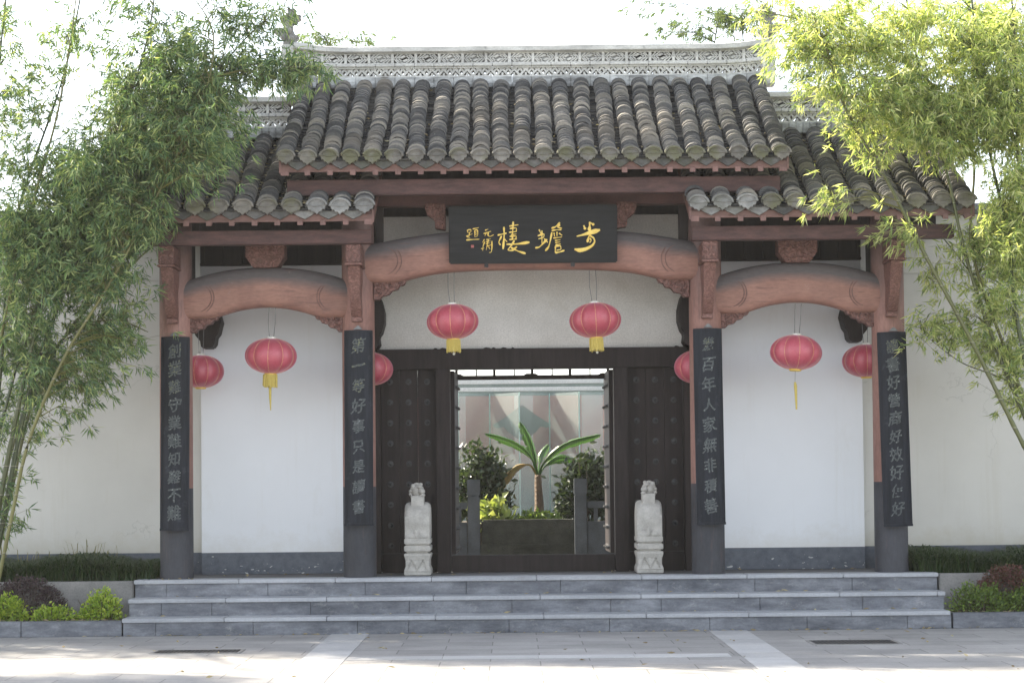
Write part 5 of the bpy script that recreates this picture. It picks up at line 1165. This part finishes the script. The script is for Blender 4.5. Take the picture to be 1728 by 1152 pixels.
# folding glass screen
GS = thing('glass_screen', (0, 7.1, H3), 'zigzag screen of tall frosted glass panels behind the banana plant', 'glass screen')
zx = [(-1.52, 6.85), (-.95, 7.15), (-.52, 7.35)]; 
pxs = [(720, 7.4), (774, 6.9), (827, 7.4), (877, 6.9), (928, 7.4), (978, 6.9), (1032, 7.4), (1080, 6.9)]
pts = [(at(px, 760, Y).x, Y) for px, Y in pxs]
for i in range(len(pts) - 1):
    (xa, ya), (xb, yb_) = pts[i], pts[i + 1]; d = Vector((xb - xa, yb_ - ya)).normalized(); nr = Vector((-d.y, d.x)) * .006
    b = MB(); poly = [Vector((xa, ya)) + d * .01 - nr, Vector((xb, yb_)) - d * .01 - nr, Vector((xb, yb_)) - d * .01 + nr, Vector((xa, ya)) + d * .01 + nr]
    V = [(q.x, q.y, zz) for zz in (H3, 2.68) for q in poly]; b.add(V, [(0, 1, 2, 3), (7, 6, 5, 4)] + [(k, (k + 1) % 4, (k + 1) % 4 + 4, k + 4) for k in range(4)]); b.build('glass_panel', 'screen_glass', GS)
    b = MB(); b.box(xa - .008, xa + .008, ya - .012, ya + .004, H3, 2.685); b.build('panel_edge', 'glass_edge', GS)
b = MB(); b.box(-2.2, 2.2, 7.46, 7.50, 2.66, 2.93); b.build('header', 'glass_header', GS)
for (z_, y_, lb) in ((2.79, 6.7, 'upper'), (2.69, 6.72, 'lower')):
    b = MB(); b.box(-1.6, 1.6, y_, y_ + .03, z_, z_ + .055); tag(b.build('white_rail', 'white_metal', bevel=.006), f'white horizontal metal rail above the glass screen, the {lb} of the two', 'rail', 'white rails above the glass screen')
b = MB(); b.box(-3, 3, 8.2, 8.4, H3, 2.76); cw = tag(b.build('courtyard_wall', 'back_wall'), 'pale courtyard wall seen dimly through the frosted glass screen', 'wall')
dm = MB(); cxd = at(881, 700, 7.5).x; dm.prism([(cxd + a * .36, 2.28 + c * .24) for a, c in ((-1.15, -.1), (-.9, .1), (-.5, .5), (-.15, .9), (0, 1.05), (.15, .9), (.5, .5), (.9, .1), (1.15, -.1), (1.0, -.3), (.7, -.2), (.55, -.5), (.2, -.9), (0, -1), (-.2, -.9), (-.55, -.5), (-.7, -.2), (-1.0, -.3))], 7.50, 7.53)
tag(dm.build('diamond_reflection', 'reflection_dark', bevel=.01), 'dark diamond shape behind the middle glass panels standing in for a reflection', 'reflection stand-in')  # solid shape in place of a reflection on the panels
for xc in (-.52, .42, 1.4, -1.5):  # sheets added behind the glass to give its pink reflections
    b = MB(); b.box(xc - .34, xc + .34, 7.62, 7.65, 1.85, 2.68); o = tag(b.build('pink_reflection', 'reflection_pink'), 'pink sheet behind the frosted glass screen standing in for a reflection', 'reflection sheet', 'pink reflection sheets behind the glass')

# ------------------------------------------------------------------ thin haze added to lift the dark tones
b = MB(); b.box(-95, 95, -45, 145, -1.2, 13.2); hz = b.build('added_haze', 'soil'); tag(hz, kind='stuff')
hm = bpy.data.materials.new('added_haze_air'); hm.use_nodes = True; ht = hm.node_tree; ht.nodes.remove(ht.nodes['Principled BSDF'])
pv = ht.nodes.new('ShaderNodeVolumePrincipled'); pv.inputs['Density'].default_value = .0004; pv.inputs['Color'].default_value = (1, .99, .97, 1); pv.inputs['Anisotropy'].default_value = .2
ht.links.new(pv.outputs[0], ht.nodes['Material Output'].inputs['Volume']); hz.data.materials[0] = hm
